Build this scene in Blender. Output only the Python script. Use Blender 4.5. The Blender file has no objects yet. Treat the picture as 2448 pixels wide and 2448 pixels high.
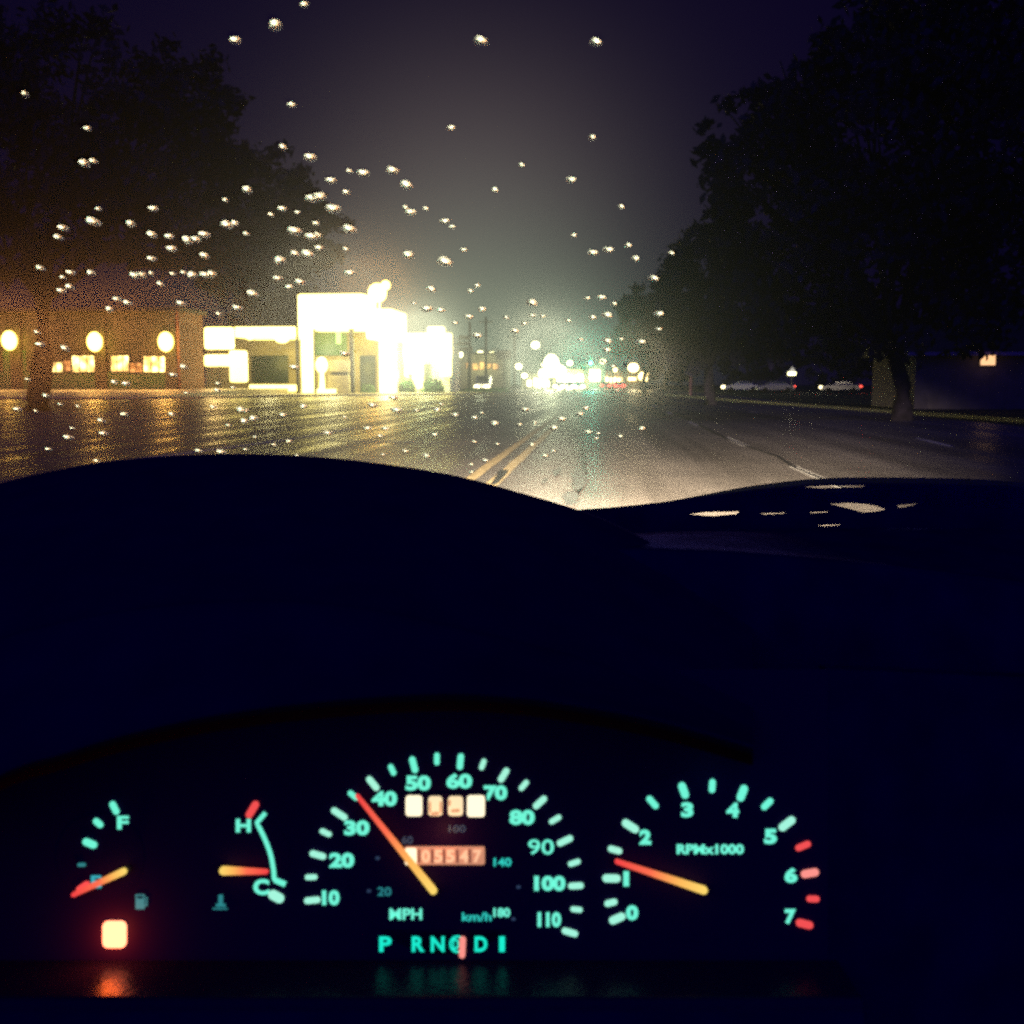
import bpy, bmesh, math, random
from mathutils import Vector, Matrix, noise
R = math.radians
random.seed(11)
sc = bpy.context.scene
C = bpy.context.collection

# ------------------------------------------------------------------ camera
F, HC = 2700.0, 1.15                       # focal length in photo pixels, camera height
CAM = Vector((0, 0, HC))
YAW, PITCH = R(4.5), R(6.5)
ROT = Matrix.Rotation(YAW, 3, 'Z') @ Matrix.Rotation(R(90) - PITCH, 3, 'X')
cd = bpy.data.cameras.new('camera'); cam = bpy.data.objects.new('camera', cd); C.objects.link(cam)
cam.location = CAM; cam.rotation_euler = (R(90) - PITCH, 0, YAW)
cd.sensor_width = 36; cd.lens = 36 * F / 2448
cd.clip_start = 0.02; cd.clip_end = 3000
cd.dof.use_dof = True; cd.dof.focus_distance = 1.6; cd.dof.aperture_fstop = 13
sc.camera = cam
sc.view_settings.view_transform = 'Standard'; sc.view_settings.look = 'None'
sc.view_settings.exposure = 0; sc.view_settings.gamma = 1
sc.cycles.use_denoising = False
sc.cycles.filter_width = 2.3
sc.cycles.max_bounces = 6; sc.cycles.transparent_max_bounces = 12
sc.cycles.volume_bounces = 0
sc.cycles.sample_clamp_indirect = 12.0; sc.cycles.sample_clamp_direct = 8.0
sc.cycles.caustics_reflective = False; sc.cycles.caustics_refractive = False

def ray(px, py):
    return (ROT @ Vector(((px - 1224) / F, (1224 - py) / F, -1)))
def V(px, py, Y):                          # point on the vertical plane y = Y
    d = ray(px, py); return CAM + d * (Y / d.y)
def G(px, py, z=0.0):                      # point on the ground
    d = ray(px, py); return CAM + d * ((z - HC) / d.z)
def D(px, py, dep):                        # point at a depth along the view axis
    return CAM + ray(px, py) * dep

# ------------------------------------------------------------------ night sky
world = bpy.data.worlds.new("World"); sc.world = world; world.use_nodes = True
nt = world.node_tree; nt.nodes.clear()
def N(nt, t, **k):
    n = nt.nodes.new(t)
    for a, b in k.items(): setattr(n, a, b)
    return n
def L(nt, a, b): nt.links.new(a, b)
def mathn(nt, op, a, b=None, clamp=False):
    n = N(nt, 'ShaderNodeMath', operation=op); n.use_clamp = clamp
    for i, v in enumerate((a, b)):
        if v is None: continue
        if isinstance(v, (int, float)): n.inputs[i].default_value = v
        else: L(nt, v, n.inputs[i])
    return n.outputs[0]
tc = N(nt, 'ShaderNodeTexCoord')
def glow(dirv, power, colour):
    d = N(nt, 'ShaderNodeVectorMath', operation='DOT_PRODUCT'); L(nt, tc.outputs['Generated'], d.inputs[0])
    d.inputs[1].default_value = Vector(dirv).normalized()
    m = mathn(nt, 'MAXIMUM', d.outputs['Value'], 0.0)
    p = mathn(nt, 'POWER', m, power)
    s = N(nt, 'ShaderNodeVectorMath', operation='SCALE'); s.inputs[0].default_value = colour
    L(nt, p, s.inputs['Scale']); return s.outputs[0]
def vadd(a, b):
    n = N(nt, 'ShaderNodeVectorMath', operation='ADD'); L(nt, a, n.inputs[0]); L(nt, b, n.inputs[1]); return n.outputs[0]
town = ray(1150, 860); town_hi = ray(1130, 560)
s = vadd(glow(town, 150, (0.055, 0.105, 0.060)), glow(town_hi, 115, (0.074, 0.058, 0.052)))
s = vadd(s, glow(town_hi, 12, (0.0035, 0.0015, 0.004)))
s = vadd(s, glow((0.1, -1.0, 0.45), 2.0, (0.02, 0.012, 0.40)))     # added blue fill from behind, lifts the blacks to navy
base = N(nt, 'ShaderNodeCombineXYZ'); base.inputs[0].default_value = .0006; base.inputs[1].default_value = .0003; base.inputs[2].default_value = .012
s = vadd(s, base.outputs[0])
bg = N(nt, 'ShaderNodeBackground'); L(nt, s, bg.inputs['Color']); bg.inputs['Strength'].default_value = 1.0
wo = N(nt, 'ShaderNodeOutputWorld'); L(nt, bg.outputs[0], wo.inputs['Surface'])

# ------------------------------------------------------------------ materials
MATS = {}
def mat(name, col, rough=.7, spec=.3, vary=0.0, scale=3.0, emit=None, es=1.0, metallic=0.0, bump=0.0, bscale=20.0):
    if name in MATS: return MATS[name]
    m = bpy.data.materials.new(name); m.use_nodes = True; t = m.node_tree
    b = t.nodes['Principled BSDF']
    b.inputs['Base Color'].default_value = (*col, 1); b.inputs['Roughness'].default_value = rough
    b.inputs['Specular IOR Level'].default_value = spec; b.inputs['Metallic'].default_value = metallic
    g = N(t, 'ShaderNodeNewGeometry')
    if vary:
        n = N(t, 'ShaderNodeTexNoise'); n.inputs['Scale'].default_value = scale; n.inputs['Detail'].default_value = 5
        L(t, g.outputs['Position'], n.inputs['Vector'])
        r = N(t, 'ShaderNodeMapRange'); L(t, n.outputs['Fac'], r.inputs['Value'])
        r.inputs['From Min'].default_value = .3; r.inputs['From Max'].default_value = .7
        r.inputs['To Min'].default_value = 1 - vary; r.inputs['To Max'].default_value = 1 + vary
        s = N(t, 'ShaderNodeVectorMath', operation='SCALE'); s.inputs[0].default_value = col
        L(t, r.outputs[0], s.inputs['Scale']); L(t, s.outputs[0], b.inputs['Base Color'])
    if bump:
        n = N(t, 'ShaderNodeTexNoise'); n.inputs['Scale'].default_value = bscale; n.inputs['Detail'].default_value = 4
        L(t, g.outputs['Position'], n.inputs['Vector'])
        bp = N(t, 'ShaderNodeBump'); bp.inputs['Strength'].default_value = bump; bp.inputs['Distance'].default_value = .02
        L(t, n.outputs['Fac'], bp.inputs['Height']); L(t, bp.outputs[0], b.inputs['Normal'])
    if emit:
        b.inputs['Emission Color'].default_value = (*emit, 1); b.inputs['Emission Strength'].default_value = es
    MATS[name] = m; return m

# ------------------------------------------------------------------ object helpers
WL = {}
def tag(o, label=None, cat=None, group=None, kind=None):
    if label: o['label'] = label
    if cat: o['category'] = cat
    if group: o['group'] = group
    if kind: o['kind'] = kind
    return o
def thing(name, label, cat, loc, group=None):
    o = bpy.data.objects.new(name, None); C.objects.link(o); o.empty_display_size = .1
    o.location = loc; WL[o] = Vector(loc); return tag(o, label, cat, group)
class MB:
    def __init__(s): s.v = []; s.f = []
    def add(s, vs, fs):
        k = len(s.v); s.v += [Vector(v) for v in vs]; s.f += [tuple(i + k for i in f) for f in fs]; return s
    def box(s, a, b, M=None):
        x0, y0, z0 = [min(a[i], b[i]) for i in range(3)]; x1, y1, z1 = [max(a[i], b[i]) for i in range(3)]
        vs = [Vector(p) for p in ((x0,y0,z0),(x1,y0,z0),(x1,y1,z0),(x0,y1,z0),(x0,y0,z1),(x1,y0,z1),(x1,y1,z1),(x0,y1,z1))]
        if M: vs = [M @ v for v in vs]
        return s.add(vs, [(0,3,2,1),(4,5,6,7),(0,1,5,4),(1,2,6,5),(2,3,7,6),(3,0,4,7)])
    def tube(s, pts, r, n=10, cap=True):
        pts = [Vector(p) for p in pts]; rs = r if isinstance(r, (list, tuple)) else [r] * len(pts)
        k = len(s.v); up = Vector((0, 0, 1))
        for i, p in enumerate(pts):
            d = (pts[min(i + 1, len(pts) - 1)] - pts[max(i - 1, 0)]).normalized()
            u = d.cross(up)
            if u.length < .05: u = d.cross(Vector((0, 1, 0)))
            u.normalize(); w = d.cross(u).normalized()
            for j in range(n):
                a = 2 * math.pi * j / n
                s.v.append(p + (u * math.cos(a) + w * math.sin(a)) * rs[i])
        for i in range(len(pts) - 1):
            for j in range(n):
                a = k + i * n + j; b = k + i * n + (j + 1) % n
                s.f.append((a, b, b + n, a + n))
        if cap:
            s.f.append(tuple(k + j for j in range(n))[::-1]); s.f.append(tuple(k + (len(pts) - 1) * n + j for j in range(n)))
        return s
    def ball(s, c, r, seg=14, rings=9):
        c = Vector(c); r = r if isinstance(r, (tuple, list)) else (r, r, r); k = len(s.v)
        for i in range(1, rings):
            th = math.pi * i / rings
            for j in range(seg):
                a = 2 * math.pi * j / seg
                s.v.append(c + Vector((r[0]*math.sin(th)*math.cos(a), r[1]*math.sin(th)*math.sin(a), r[2]*math.cos(th))))
        s.v.append(c + Vector((0, 0, r[2]))); s.v.append(c - Vector((0, 0, r[2]))); T = len(s.v) - 2
        for i in range(rings - 2):
            for j in range(seg):
                a = k + i*seg + j; b = k + i*seg + (j+1) % seg
                s.f.append((a, a + seg, b + seg, b))
        for j in range(seg):
            s.f.append((T, k + j, k + (j+1) % seg)); q = k + (rings-2)*seg
            s.f.append((T + 1, q + (j+1) % seg, q + j))
        return s
    def prism(s, poly, off):               # polygon extruded by a vector
        n = len(poly); poly = [Vector(p) for p in poly]; off = Vector(off)
        return s.add(poly + [p + off for p in poly],
                     [tuple(range(n)), tuple(range(2*n - 1, n - 1, -1))] + [(i, i + n, (i+1) % n + n, (i+1) % n) for i in range(n)])
    def build(s, name, m, parent=None, smooth=False, bevel=0.0, fixn=False):
        lo = Vector([min(v[i] for v in s.v) for i in range(3)]); hi = Vector([max(v[i] for v in s.v) for i in range(3)])
        c = (lo + hi) / 2
        if parent is None: c.z = lo.z
        me = bpy.data.meshes.new(name); me.from_pydata([v - c for v in s.v], [], s.f); me.update()
        if bevel or fixn:
            bm = bmesh.new(); bm.from_mesh(me)
            bmesh.ops.recalc_face_normals(bm, faces=bm.faces)
            if bevel: bmesh.ops.bevel(bm, geom=list(bm.edges), offset=bevel, segments=2, affect='EDGES', clamp_overlap=True, profile=.6)
            bm.to_mesh(me); bm.free()
        if smooth: me.polygons.foreach_set('use_smooth', [True] * len(me.polygons))
        me.materials.append(m)
        o = bpy.data.objects.new(name, me); C.objects.link(o); WL[o] = c
        if parent: o.parent = parent; o.location = c - WL[parent]
        else: o.location = c
        return o
def lamp(name, parent, loc, power, col, r=.2):
    ld = bpy.data.lights.new(name, 'POINT'); ld.energy = power; ld.color = col; ld.shadow_soft_size = r
    o = bpy.data.objects.new(name, ld); C.objects.link(o); o.parent = parent; o.location = Vector(loc) - WL[parent]; return o
def beam(name, parent, loc, power, col, half=.55):  # spot aimed at the windscreen, added to light raindrops and halos
    ld = bpy.data.lights.new(name, 'SPOT'); ld.energy = power * (.8 if half < 2 else 1); ld.color = col; ld.spot_size = R(half*2); ld.spot_blend = .5; ld.shadow_soft_size = .3
    o = bpy.data.objects.new(name, ld); C.objects.link(o); o.parent = parent; o.location = Vector(loc) - WL[parent]
    d = Vector((0, .9, 1.25)) - Vector(loc); o.rotation_euler = d.to_track_quat('-Z', 'Y').to_euler(); return o
def structure(name, mb, m): return tag(mb.build(name, m), kind='structure')

# ------------------------------------------------------------------ ground, road, pavements
def wet_road():
    m = bpy.data.materials.new('wet_asphalt'); m.use_nodes = True; t = m.node_tree; b = t.nodes['Principled BSDF']
    g = N(t, 'ShaderNodeNewGeometry')
    def tex(scale, sx, sy, det=4, rough=.55):
        mp = N(t, 'ShaderNodeMapping'); mp.inputs['Scale'].default_value = (sx, sy, 1); L(t, g.outputs['Position'], mp.inputs['Vector'])
        n = N(t, 'ShaderNodeTexNoise'); n.inputs['Scale'].default_value = scale; n.inputs['Detail'].default_value = det
        n.inputs['Roughness'].default_value = rough; L(t, mp.outputs[0], n.inputs['Vector']); return n.outputs['Fac']
    def rng(v, a, b_, c, d):
        r = N(t, 'ShaderNodeMapRange'); L(t, v, r.inputs['Value'])
        for k, x in zip(('From Min', 'From Max', 'To Min', 'To Max'), (a, b_, c, d)): r.inputs[k].default_value = x
        return r.outputs[0]
    grit = tex(45, 1, 1, 6, .8); patch = tex(.35, 1, .5); track = tex(1.1, 1.2, .03, 3)
    v = mathn(t, 'MULTIPLY', rng(grit, .3, .7, .55, 1.45), rng(patch, .3, .7, .75, 1.2))
    v = mathn(t, 'MULTIPLY', v, rng(track, .35, .65, .8, 1.15))
    s = N(t, 'ShaderNodeVectorMath', operation='SCALE'); s.inputs[0].default_value = (.150, .134, .116); L(t, v, s.inputs['Scale'])
    L(t, s.outputs[0], b.inputs['Base Color'])
    L(t, rng(track, .35, .65, .27, .50), b.inputs['Roughness'])
    b.inputs['Specular IOR Level'].default_value = .16
    w = tex(1.0, .12, .55, 2)                                        # shallow ruts of water lying across the lanes
    h = mathn(t, 'ADD', mathn(t, 'MULTIPLY', w, .9), mathn(t, 'MULTIPLY', grit, .10))
    bp = N(t, 'ShaderNodeBump'); bp.inputs['Strength'].default_value = .55; bp.inputs['Distance'].default_value = .03
    L(t, h, bp.inputs['Height']); L(t, bp.outputs[0], b.inputs['Normal'])
    return m
M_road = wet_road()
M_soil = mat('dark_grass', (.02, .028, .03), .9, .1, .4, 2.0)
M_conc = mat('concrete', (.32, .29, .23), .5, .4, .25, 1.2)
M_yel = mat('yellow_paint', (.42, .33, .17), .6, .1, .45, 9.0)
M_wht = mat('white_paint', (.6, .58, .5), .5, .3, .45, 6.0)
M_tar = mat('tar', (.012, .012, .014), .6, .2, .3, 8)
def sheet(name, pts, z, m):
    return structure(name, MB().add([Vector((p[0], p[1], z)) for p in pts], [tuple(range(len(pts)))]), m)
sheet('ground', [(-400, -50), (400, -50), (400, 800), (-400, 800)], -0.02, M_soil)
sheet('road', [(-90, -40), (10.5, -40), (12.0, 110), (14, 330), (-26, 330), (-30, 95), (-90, 80)], 0.0, M_road)
# kerbed pavement before the restaurant and the station forecourt
fp = MB().prism([Vector((x, y, 0)) for x, y in ((-90, 79), (-33, 80), (-27, 96), (-24, 104), (-14.5, 112), (-9, 150), (-9, 260), (-90, 260))], (0, 0, .13))
structure('pavement', fp, M_conc)
sl = MB(); prof = [(79, .135), (103.3, .60), (125, .62)]
vs = [Vector((x, y, z)) for x in (-90, -33.2) for y, z in prof]
sl.add(vs + [Vector((v.x, v.y, .05)) for v in vs], [(0, 3, 4, 1), (1, 4, 5, 2), (6, 7, 10, 9), (7, 8, 11, 10), (0, 6, 9, 3), (3, 9, 10, 4), (4, 10, 11, 5)])
structure('pavement', sl, M_conc)
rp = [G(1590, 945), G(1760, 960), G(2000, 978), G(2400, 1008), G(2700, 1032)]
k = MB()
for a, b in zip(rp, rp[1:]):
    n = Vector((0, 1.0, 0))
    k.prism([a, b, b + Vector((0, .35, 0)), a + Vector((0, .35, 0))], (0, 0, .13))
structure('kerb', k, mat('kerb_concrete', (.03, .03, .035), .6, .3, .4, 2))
def stripe(name, x, w, y0, y1, m, skew=0.0, z=.004):
    q = MB(); n = max(2, int((y1 - y0) / 1.2))
    L_, R_ = [], []
    for i in range(n + 1):
        y = y0 + (y1 - y0) * i / n; c = x + skew * (y - 10)
        L_.append(Vector((c - w/2 - random.uniform(0, w*.12), y, z))); R_.append(Vector((c + w/2 + random.uniform(0, w*.12), y, z)))
    vs = L_ + R_
    return structure(name, q.add(vs, [(i, i + n + 1, i + n + 2, i + 1) for i in range(n)]), m)
stripe('road_marking', -1.57, .13, 7, 48, M_yel)
stripe('road_marking', -1.24, .13, 7, 48, M_yel)
for y in (12.5, 21.0, 31.0, 43, 56, 70):
    stripe('road_marking', 2.66, .12, y, y + 3.4, M_wht)
def polyline_strip(name, pts, w, m, z=.005):
    L_, R_ = [], []
    for i, p in enumerate(pts):
        d = (pts[min(i+1, len(pts)-1)] - pts[max(i-1, 0)]).normalized(); nrm = Vector((-d.y, d.x, 0))
        ww = w * random.uniform(.6, 1.2)
        L_.append(Vector((*(p + nrm*ww/2).xy, z))); R_.append(Vector((*(p - nrm*ww/2).xy, z)))
    n = len(pts)
    return structure(name, MB().add(L_ + R_, [(i, i+1, i+n+1, i+n) for i in range(n-1)]), m)
polyline_strip('tar_seam', [G(1600, 982), G(1652, 1007), G(1735, 1048), G(1800, 1072), G(1860, 1092), G(1900, 1118), G(2000, 1160), G(2100, 1200)], .07, M_tar)
polyline_strip('tar_seam', [G(1180, 1160), G(1195, 1142), G(1206, 1125)], .10, M_tar, .010)
polyline_strip('tar_seam', [G(1390, 1068), G(1397, 1092), G(1394, 1112), G(1398, 1130)], .06, M_tar)
polyline_strip('road_marking', [G(250, 1110), G(417, 1088), G(620, 1060), G(723, 1046), G(850, 1022)], .16, M_wht)
polyline_strip('road_marking', [G(771, 1053), G(900, 1056), G(1060, 1059)], .4, mat('worn_paint', (.32, .32, .27), .5, .3, .5, 4))
polyline_strip('road_marking', [G(2190, 1048), G(2230, 1057), G(2275, 1068)], .12, M_wht)
polyline_strip('road_marking', [G(1790, 985), G(1815, 987)], .2, M_wht)
def blot(pts, z=.006):
    c = [G(*p) for p in pts]; o = []
    for i in range(len(c)):
        a, b = c[i], c[(i+1) % len(c)]
        for k in range(5):
            p = a.lerp(b, k/5); o.append(p + Vector((random.uniform(-.03, .03), random.uniform(-.16, .16), 0)))
    sheet('tar_patch', o, z, mat('oil_stain', (.045, .042, .04), .55, .3, .6, 5))
blot([(1378, 1120), (1400, 1130), (1404, 1150), (1392, 1172), (1378, 1178), (1372, 1160), (1366, 1145)])
blot([(1345, 1185), (1372, 1172), (1380, 1190), (1375, 1210), (1350, 1210)], .008)
blot([(1322, 1126), (1340, 1118), (1338, 1132), (1324, 1142)])
blot([(1296, 1150), (1308, 1144), (1306, 1156), (1298, 1160)])

# ------------------------------------------------------------------ trees
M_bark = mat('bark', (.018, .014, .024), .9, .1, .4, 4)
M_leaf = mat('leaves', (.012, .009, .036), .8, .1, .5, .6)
def tree(label, base, blobs, trunk_r=.4, nleaf=9000, leaf=.35, group=None, cat='tree', fork=None):
    t = thing('tree', label, cat, base, group)
    tb = MB(); base = Vector(base)
    cen = sum((Vector(b[0]) for b in blobs), Vector()) / len(blobs)
    fk = base.lerp(Vector((cen.x, cen.y, base.z)), .15); fk.z = base.z + (fork or max(2.0, (min(b[0][2] - b[1] for b in blobs) - base.z) * .9))
    mid = base.lerp(fk, .5) + Vector((random.uniform(-.2, .2), 0, 0))
    tb.tube([base, base + Vector((0, 0, .5)), mid, fk], [trunk_r*1.12, trunk_r, trunk_r*.85, trunk_r*.75], 12)
    for (c, r) in blobs:
        c = Vector(c); m2 = fk.lerp(c, .5) + Vector((random.uniform(-.5, .5), random.uniform(-.5, .5), random.uniform(0, .8)))
        tb.tube([fk, m2, c], [trunk_r*.5, trunk_r*.3, trunk_r*.1], 8)
        for q in range(5):
            d = Vector((random.gauss(0, 1), random.gauss(0, 1), random.gauss(0, .8))).normalized()
            tb.tube([m2.lerp(c, q/5), c + d*r*.6, c + d*r*.95], [trunk_r*.18, trunk_r*.09, .02], 5)
    tb.build('trunk', M_bark, t, smooth=True)
    lv = MB(); tot = sum(b[1]**2 for b in blobs)
    for (c, r) in blobs:
        n = int(nleaf * r*r / tot); c = Vector(c); tw = []
        for q in range(max(24, n // 45)):
            d = Vector((random.gauss(0, 1), random.gauss(0, 1), random.gauss(0, 1))).normalized()
            nz = noise.noise(d*2.3 + c)
            tw.append(c + d * r * (.35 + .65*random.random()**.45) * (1 + .35*nz))
        for q in range(n):
            p = random.choice(tw) + Vector((random.gauss(0, 1), random.gauss(0, 1), random.gauss(0, .8))) * r * .11
            u = Vector((random.gauss(0, 1), random.gauss(0, 1), random.gauss(0, 1))).normalized()
            w = u.cross(Vector((random.random(), random.random(), random.random()+.1))).normalized()
            s_ = leaf * random.uniform(.5, 1.2)
            lv.add([p - u*s_, p + w*s_*.5, p + u*s_, p - w*s_*.5], [(0, 1, 2, 3)])
    lv.build('crown', M_leaf, t)
    return t
def B(px, py, Y, rpx): return (V(px, py, Y), rpx / F * Y)
Y1 = 46
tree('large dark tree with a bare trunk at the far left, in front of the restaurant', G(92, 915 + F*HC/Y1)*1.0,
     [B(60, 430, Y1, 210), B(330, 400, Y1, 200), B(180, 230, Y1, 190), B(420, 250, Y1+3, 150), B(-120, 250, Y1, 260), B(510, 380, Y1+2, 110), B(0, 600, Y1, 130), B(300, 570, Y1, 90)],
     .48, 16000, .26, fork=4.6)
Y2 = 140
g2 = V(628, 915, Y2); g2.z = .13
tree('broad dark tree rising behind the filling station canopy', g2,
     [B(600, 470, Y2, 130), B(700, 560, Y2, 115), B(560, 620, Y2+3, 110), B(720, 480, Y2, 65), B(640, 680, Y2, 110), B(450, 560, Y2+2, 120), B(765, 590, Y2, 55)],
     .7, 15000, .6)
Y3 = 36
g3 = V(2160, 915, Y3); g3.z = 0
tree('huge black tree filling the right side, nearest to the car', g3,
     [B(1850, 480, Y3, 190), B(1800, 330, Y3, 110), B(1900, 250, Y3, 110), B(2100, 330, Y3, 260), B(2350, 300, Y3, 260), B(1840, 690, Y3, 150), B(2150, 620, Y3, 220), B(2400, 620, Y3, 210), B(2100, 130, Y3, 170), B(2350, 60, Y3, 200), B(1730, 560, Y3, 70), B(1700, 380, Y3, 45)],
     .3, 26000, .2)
Y4 = 62
g4 = V(1700, 915, Y4); g4.z = 0
tree('dark mid-size tree behind the huge tree on the right', g4,
     [B(1680, 640, Y4, 95), B(1600, 700, Y4, 75), B(1580, 780, Y4, 85), B(1760, 740, Y4, 120), B(1660, 820, Y4, 70)], .35, 9000, .24)
Y5 = 105
g5 = V(1540, 915, Y5); g5.z = 0
tree('smallest dark tree on the right, next to the far street lights', g5,
     [B(1525, 760, Y5, 55), B(1500, 820, Y5, 42), B(1570, 820, Y5, 60), B(1620, 850, Y5, 45)], .3, 6000, .3)

for i, (px, Y, bl, lab) in enumerate((
    (1590, 175, [(1560, 800, 50), (1600, 850, 60), (1650, 800, 70), (1640, 880, 40)], 'low dark tree behind the leftmost parked car'),
    (1790, 178, [(1740, 800, 80), (1850, 790, 80), (1790, 860, 70), (1870, 870, 60)], 'wide dark tree behind the middle parked car'),
    (2010, 176, [(1960, 800, 80), (2060, 800, 90), (2000, 870, 70), (2090, 870, 60)], 'wide dark tree behind the rightmost parked car'),
    (2260, 120, [(2180, 800, 90), (2300, 790, 110), (2420, 800, 110), (2250, 870, 70), (2400, 870, 70)], 'dark tree behind the low house with the lit window'))):
    g_ = V(px, 915, Y); g_.z = 0
    tree(lab, g_, [B(a_, b_, Y, c_) for a_, b_, c_ in bl], .4, 5000, .5)
# ------------------------------------------------------------------ restaurant on the left
YR = 103.0
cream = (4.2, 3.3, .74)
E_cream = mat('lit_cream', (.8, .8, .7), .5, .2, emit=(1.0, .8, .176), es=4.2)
E_amber = mat('lit_amber', (.8, .6, .3), .5, .2, emit=(1.0, .66, .105), es=9)
E_win = mat('lit_window', (.8, .6, .3), .5, .2, emit=(1.0, .72, .2), es=3.0)
E_dim = mat('dim_window', (.5, .3, .1), .5, .2, emit=(1.0, .42, .12), es=.45)
for mm in (E_win, E_dim):
    t = mm.node_tree; b = t.nodes['Principled BSDF']; g = N(t, 'ShaderNodeNewGeometry'); n = N(t, 'ShaderNodeTexVoronoi'); n.inputs['Scale'].default_value = 1.7
    L(t, g.outputs['Position'], n.inputs['Vector']); rr_ = N(t, 'ShaderNodeMapRange'); L(t, n.outputs['Distance'], rr_.inputs['Value'])
    rr_.inputs['From Min'].default_value = .2; rr_.inputs['From Max'].default_value = .75; base_ = b.inputs['Emission Strength'].default_value
    rr_.inputs['To Min'].default_value = base_*2.2; rr_.inputs['To Max'].default_value = base_*.25; L(t, rr_.outputs[0], b.inputs['Emission Strength'])
M_tan = mat('tan_render', (.10, .09, .05), .8, .2, .25, .8)
M_green = mat('green_wainscot', (.11, .20, .07), .8, .2, .2, 1.0)
M_brick = mat('brown_brick', (.20, .09, .05), .8, .2, .3, 1.5)
M_dark = mat('dark_metal', (.02, .02, .025), .5, .3)
M_roof = mat('dark_roof', (.04, .035, .035), .8, .2, .3, 1)
M_glass = mat('dark_glass', (.015, .03, .02), .15, .5)
def panel(name, px0, py0, px1, py1, Y, dep, m, parent=None, bevel=0, fwd=True):
    a = V(px0, py0, Y); b = V(px1, py1, Y)
    return MB().box((a.x, Y, b.z), (b.x, Y + dep, a.z)).build(name, m, parent, bevel=bevel)
gz = lambda Y: .13
r0 = V(200, 915, YR); r0.z = .13
rest = thing('restaurant_building', 'long low restaurant with green lower wall, lit windows and three amber wall lamps', 'building', r0)
zb = lambda py, Y: V(300, py, Y).z
a = V(-260, 748, YR); b = V(428, 889, YR)
MB().box((a.x, YR, b.z), (b.x, YR + 5.6, a.z)).build('wall', M_tan, rest)
MB().box((a.x, YR - .06, .13), (b.x, YR + 5.6, b.z - .003)).build('wainscot', M_green, rest)
MB().box((a.x - .5, YR - 1.0, a.z), (b.x + .7, YR + 6.2, a.z + .35)).build('roof', M_roof, rest)
p0 = V(428.5, 770, YR); p1 = V(440, 935, YR)
MB().box((p0.x, YR - .8, .13), (p1.x, YR + 5.5, a.z - .01)).build('end_wall', M_brick, rest)
for (x0, x1, y0, y1, e) in ((104, 151, 866, 889, E_win), (153, 171, 862, 887, E_dim), (173, 227, 851, 889, E_win), (266, 309, 851, 888, E_win),
                        (311, 341, 868, 890, E_dim), (344, 399, 852, 889, E_win), (-60, -10, 852, 889, E_dim)):
    w0 = V(x0, y0, YR); w1 = V(x1, y1, YR)
    fr = MB()
    for (fa, fb) in (((w0.x-.1, w0.z), (w1.x+.1, w0.z+.1)), ((w0.x-.1, w1.z-.1), (w1.x+.1, w1.z)), ((w0.x-.1, w1.z), (w0.x, w0.z)), ((w1.x, w1.z), (w1.x+.1, w0.z))):
        fr.box((fa[0], YR - .12, fa[1]), (fb[0], YR - .02, fb[1]))
    f = fr.build('window', M_dark, rest)
    MB().box((w0.x, YR - .07, w1.z), (w1.x, YR - .05, w0.z)).build('pane', e, f)
    for q in range(1, int((w1.x - w0.x) / .75) + 1):
        qx = w0.x + (w1.x - w0.x) * q / (int((w1.x - w0.x) / .75) + 1)
        MB().box((qx - .035, YR - .11, w1.z), (qx + .035, YR - .075, w0.z)).build('mullion', M_dark, f)
ga = V(6, 838, YR); gb = V(64, 889, YR)
MB().box((ga.x, YR - .05, gb.z), (gb.x, YR - .003, ga.z)).build('green_panel', M_green, rest)
for (lx, ly, pw) in ((240, 818, 900), (408, 818, 1100), (38, 815, 500)):
    c = V(lx, ly, YR); 
    MB().box((c.x - .55, YR - .25, .13), (c.x + .55, YR - .003 + .3, a.z - .003)).build('pilaster', M_tan, rest, bevel=.03)
    br = MB().tube([(c.x, YR - .25, c.z + .9), (c.x, YR - 1.0, c.z + 1.0), (c.x, YR - 1.2, c.z + .7)], .06).build('lamp_bracket', M_dark, rest)
    MB().ball((c.x, YR - 1.2, c.z), (.72, .5, .9)).build('lamp_globe', E_amber, br, smooth=True)
    lamp('lamp_bulb', rest, (c.x, YR - 2.2, c.z - .1), pw*.5, (1, .46, .10), .5)
    beam('added_beam', rest, (c.x, YR - 2.3, c.z), 210000, (1, .38, .10))  # added narrow spot at the windscreen, far stronger than the wall lamp
    dl = beam('downlight', rest, (c.x, YR - 3.2, c.z - .6), pw*3.5, (1, .52, .14), 42); dl.rotation_euler = (R(-14), 0, 0)

# ------------------------------------------------------------------ filling station
YS = 117.0
s0 = V(800, 915, YS); s0.z = .13
st = thing('filling_station', 'filling station with blazing white canopy on thick glowing columns', 'building', s0)
M_shop = mat('shop_wall', (.22, .19, .12), .8, .2, .3, .7)
M_white = mat('white_cladding', (.7, .7, .62), .5, .3, .05, 1)
def lit(name, px0, py0, px1, py1, Y, dep, parent, bev=.15, m=None):
    a = V(px0, py0, Y); b = V(px1, py1, Y)
    return MB().box((a.x, Y, max(b.z, .13)), (b.x, Y + dep, a.z)).build(name, m or E_cream, parent, bevel=bev)
lit('canopy_fascia', 709, 702, 872, 784, YS, 9, st, .35)
lit('canopy_fascia', 873, 738, 942, 811, YS + .02, 8, st, .3)
lit('column', 718, 785, 746, 945, YS + .5, 1.2, st, .12)  # columns emit their brightness instead of being lit by lamps
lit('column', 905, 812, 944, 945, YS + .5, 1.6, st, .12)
lit('low_awning', 560, 781, 706, 806, YS + 1, 7, st, .15)
for (cx, w) in ((668, 20), (590, 9)):
    c = V(cx, 806, YS + 1); rr = w / F * YS
    MB().ball((c.x, YS + 2, c.z), (rr, .5, rr * .7)).build('light_dome', E_cream, st, smooth=True)
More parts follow.
